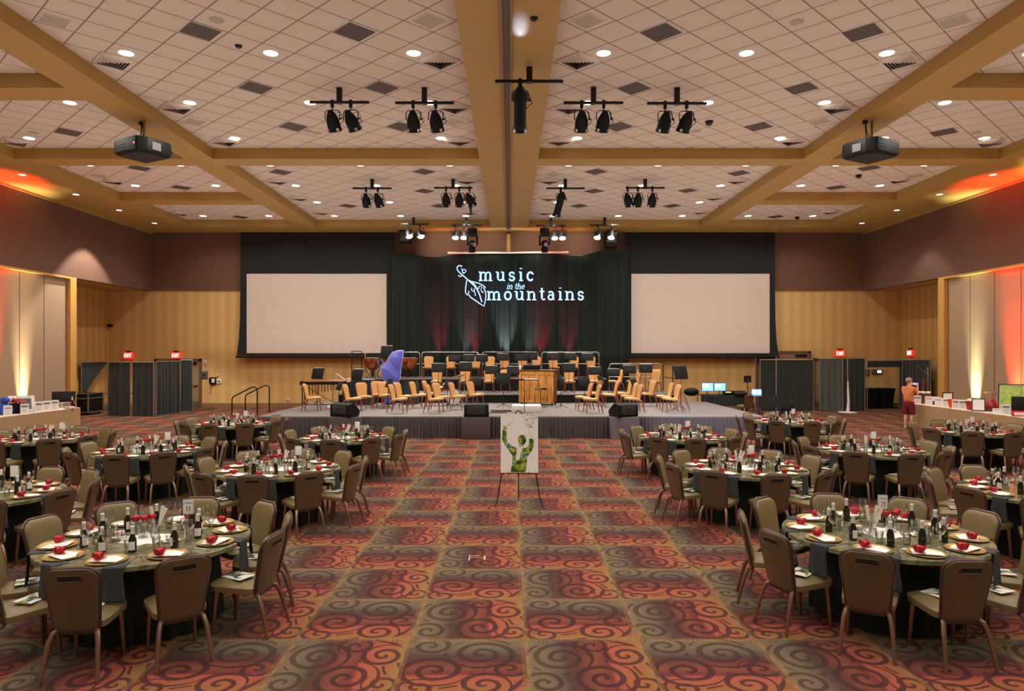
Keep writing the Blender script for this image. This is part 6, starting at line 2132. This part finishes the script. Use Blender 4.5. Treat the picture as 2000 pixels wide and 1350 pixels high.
PH_ = Proto(mk_head)
for px, w in ((922, 'left'), (1064, 'right')):
    p = D(px, 446, 29.42)
    PH_.put((p.x, 29.42, p.z), 0.2 if px < 996 else -0.1, f'black moving head stage light at the rear row, {w} of the middle beam', 'moving head lights')
for px, py, w in ((792, 462, 'left'), (1193, 466, 'right')):
    p = D(px, py, 31.0)
    t = thing('hung_speaker', f'dark speaker box hung behind the rear lamp bars, {w} one', 'speaker', p, group='speakers hung above the curtain')
    MB().box(-0.26, 0.26, -0.2, 0.2, -0.3 if px < 996 else -0.4, 0.26, 0.02).build('speaker_box', M_black, t)
    MB().box(-0.22, 0.22, -0.206, -0.2, -0.2, 0.2).build('grille', mat('dark_grey_metal', (66, 66, 66)), t, smooth=False)
    MB().cyl((-0.15, 0, 0.24), (-0.15, 0, ZB - p.z), 0.012, n=6).cyl((0.15, 0, 0.24), (0.15, 0, ZB - p.z), 0.012, n=6).build('hanger', M_blackm, t)


# projectors hanging from the long beams
def projector(px, py, top_px, top_y, flip, lab):
    q = G(top_px, top_y, ZB)
    d = 16.4
    p = D(px, py, d)
    t = thing('projector', f'large black projector hanging from the {lab} ceiling beam', 'projector', (p.x, d, p.z), RAD(-28) * flip, group='projectors under the long beams')
    pr = rpoly([(-0.48, -0.42), (0.36, -0.42), (0.48, -0.2), (0.48, 0.42), (-0.48, 0.42)], 0.06, 3)
    MB().rings([[Vector((x * k * flip, y * k, z)) for x, y in (pr if flip > 0 else pr)] for z, k in ((-0.2, 0.86), (-0.14, 0.99), (0.12, 1.0), (0.17, 0.94))]).build('projector_body', M_black, t)
    MB().cyl((0.22 * flip, 0.4, -0.02), (0.22 * flip, 0.52, -0.02), 0.11, n=20).build('lens', M_gloss, t)
    b_ = MB()
    b_.box(-0.3, -0.05, -0.426, -0.418, 0.02, 0.04).box(-0.24, -0.1, -0.426, -0.418, -0.04, -0.02).box(-0.32, 0.02, -0.424, -0.416, -0.12, -0.113)
    b_.build('printed_label', M_grey, t, smooth=False)
    MB().box(0.47 if flip > 0 else -0.49, 0.49 if flip > 0 else -0.47, -0.1, 0.12, -0.1, 0.08, 0.004).build('vent_panel', M_grey, t, smooth=False)
    if flip > 0:
        MB().ball((0.3, -0.424, 0.0), 0.016, 8, 6).build('status_light', mat('red_led', (255, 120, 130), 0.4, emit=(255, 90, 110), es=4), t)
    top = ZB - p.z
    MB().cyl((0.05, 0, 0.15), (0.05, 0, top), 0.03, n=10).build('mount_pole', M_base, t)
    MB().cyl((-0.12, 0.05, top - 0.06), (-0.12, 0.05, top), 0.06, n=12).build('cable_boss', M_black, t)
    MB().tube([(-0.12, 0.05, top), (-0.11, 0.04, 0.4), (-0.15, 0.0, 0.25), (-0.1, 0, 0.15)], 0.014, 6).tube([(-0.1, 0.05, top), (-0.06, 0.05, 0.4), (-0.02, 0.0, 0.28), (-0.04, 0, 0.15)], 0.01, 6).build('cable', M_blackm, t)
    return t


projector(279, 291, 267, 237, 1, 'left')
projector(1700, 293, 1710, 235, -1, 'right')


# ------------------------------------------------------------------ wall uplights on the floor behind the counters
def uplight(x, y, color, e, lab, aimx, spot=26, glow=0.7):
    t = thing('floor_uplight', f'small black floor uplight behind the {lab}', 'uplight', (x, y, 0), group='floor uplights behind the counters')
    MB().box(-0.08, 0.06, -0.2, 0.2, 0.0, 0.1, 0.01).build('housing', M_black, t)
    MB().box(-0.06, 0.05, -0.18, 0.18, 0.1, 0.104).build('lens', M_grey, t, smooth=False)
    sd = -1 if x < 0 else 1
    for k in (-0.13, 0.0, 0.13):
        lamp('SPOT', (x, y + k, 0.13), e / 3, color, 'uplight_lamp', aim=(aimx, y + k * 1.3, 3.6), size=0.04, spot=spot, blend=1.0)
    lamp('SPOT', (x - sd * 0.08, y, 0.13), e * 0.2, color, 'uplight_lamp', aim=(x - sd * glow, y - 0.3, 7.9), size=0.04, spot=16, blend=1.0)


uplight(-16.11, 23.4, (1.0, 0.88, 0.58), 5200, 'left counter, far one', -16.28, 21)
uplight(-16.1, 21.75, (1.0, 0.06, 0.03), 12000, 'left counter, middle one', -16.28, 32)
uplight(-16.0, 18.6, (1.0, 0.55, 0.15), 9000, 'left counter, near one', -16.28, 30)
uplight(15.92, 24.2, (0.9, 1.0, 0.66), 5200, 'right counter, far one', 16.08, 21)
uplight(15.9, 22.1, (1.0, 0.05, 0.02), 14000, 'right counter, middle one', 16.08, 34)
uplight(15.8, 19.6, (1.0, 0.75, 0.25), 9000, 'right counter, near one', 16.08, 30)

# ------------------------------------------------------------------ lights
for x, d, z, kind, lit in RIGPOS:
    if not lit:
        continue
    if kind == 'par' and d < 20:
        lamp('SPOT', (x, d + 0.15, z - 0.2), 2600, (1.0, 0.86, 0.70), 'stage_spot', aim=(x * 0.75, 24.5, 0.9), size=0.1, spot=40, blend=0.6)
    elif kind == 'par':
        lamp('SPOT', (x, d + 0.12, z - 0.2), 800, (1.0, 0.86, 0.70), 'stage_spot', aim=(x * 0.9, 27.0, 1.0), size=0.1, spot=45, blend=0.6)
    elif kind == 'front':
        lamp('SPOT', (x, d - 0.2, z - 0.25), 600, (1.0, 0.88, 0.74), 'stage_spot', aim=(x * 1.15, 24.8, 0.8), size=0.1, spot=50, blend=0.6)
lamp('SPOT', (5.6, 15.2, 7.4), 2600, (0.82, 0.80, 1.0), 'stage_spot', aim=(6.0, 21.0, 0.5), size=0.1, spot=32, blend=0.6)
lamp('SPOT', (0.19, 12.6, 7.5), 16, (0.75, 0.82, 1.0), 'lamp_spill', aim=(0.17, 11.75, 7.88), size=0.03, spot=22, blend=0.9)
for x in (-3.0, -1.0, 1.0, 3.0):
    lamp('SPOT', (x, 29.6, 7.55), 110, (1.0, 0.86, 0.68), 'lamp_spill', aim=(x, 31.6, 7.25), size=0.1, spot=70, blend=0.9)
# washes at the foot of the curtain
for x, c, e in ((-3.1, (1, 0.05, 0.1), 900), (-1.6, (1, 0.06, 0.12), 900), (-0.2, (0.85, 0.92, 1.0), 1300), (1.4, (1, 0.05, 0.1), 1100), (2.6, (1, 0.08, 0.12), 700), (-1.9, (0.8, 0.9, 1.0), 400), (0.9, (0.8, 0.9, 1.0), 400)):
    lamp('SPOT', (x, 30.55, Z3 + 0.05), e, c, 'curtain_wash', aim=(x, 31.02, 4.2), size=0.03, spot=30, blend=0.9)
# added upward fill without fixtures, imitating bounced light on the ceiling
for x in (-11, -4.5, 4.5, 11):
    for y in (3, 11, 19, 27):
        l = bpy.data.lights.new('bounce_fill', 'AREA')
        l.shape = 'RECTANGLE'
        l.size, l.size_y = 6.4, 8.0
        l.energy = 40 if y == 3 else 56 if y == 11 else 62
        l.color = (1.0, 0.88, 0.78)
        o = bpy.data.objects.new('bounce_fill', l)
        COL.objects.link(o)
        o.location = (x, y, 2.3)
        o.rotation_euler = (PI, 0, 0)

w = bpy.data.worlds.new('World')
SC.world = w
w.use_nodes = True
w.node_tree.nodes['Background'].inputs[0].default_value = (0.02, 0.02, 0.02, 1)

# ------------------------------------------------------------------ camera and view
cam = bpy.data.cameras.new('camera')
cam.sensor_width = 36.0
cam.lens = 36.0 * F / 2000.0
cam.shift_x = (1000 - CX) / 2000.0
cam.shift_y = (CY - 675) / 2000.0
cam.clip_end = 200
co = bpy.data.objects.new('view_camera', cam)
COL.objects.link(co)
co.location = (0, 0, H)
co.rotation_euler = (PI / 2, 0, 0)
SC.camera = co
vs = SC.view_settings
vs.view_transform = 'Standard'
vs.look = 'None'
vs.exposure = 0.5
vs.gamma = 1.0
vs.use_curve_mapping = False
cy = SC.cycles
cy.max_bounces = 8
cy.diffuse_bounces = 4
cy.glossy_bounces = 3
cy.transparent_max_bounces = 12
cy.transmission_bounces = 4
cy.caustics_reflective = False
cy.caustics_refractive = False
cy.sample_clamp_indirect = 6.0
cy.use_denoising = True
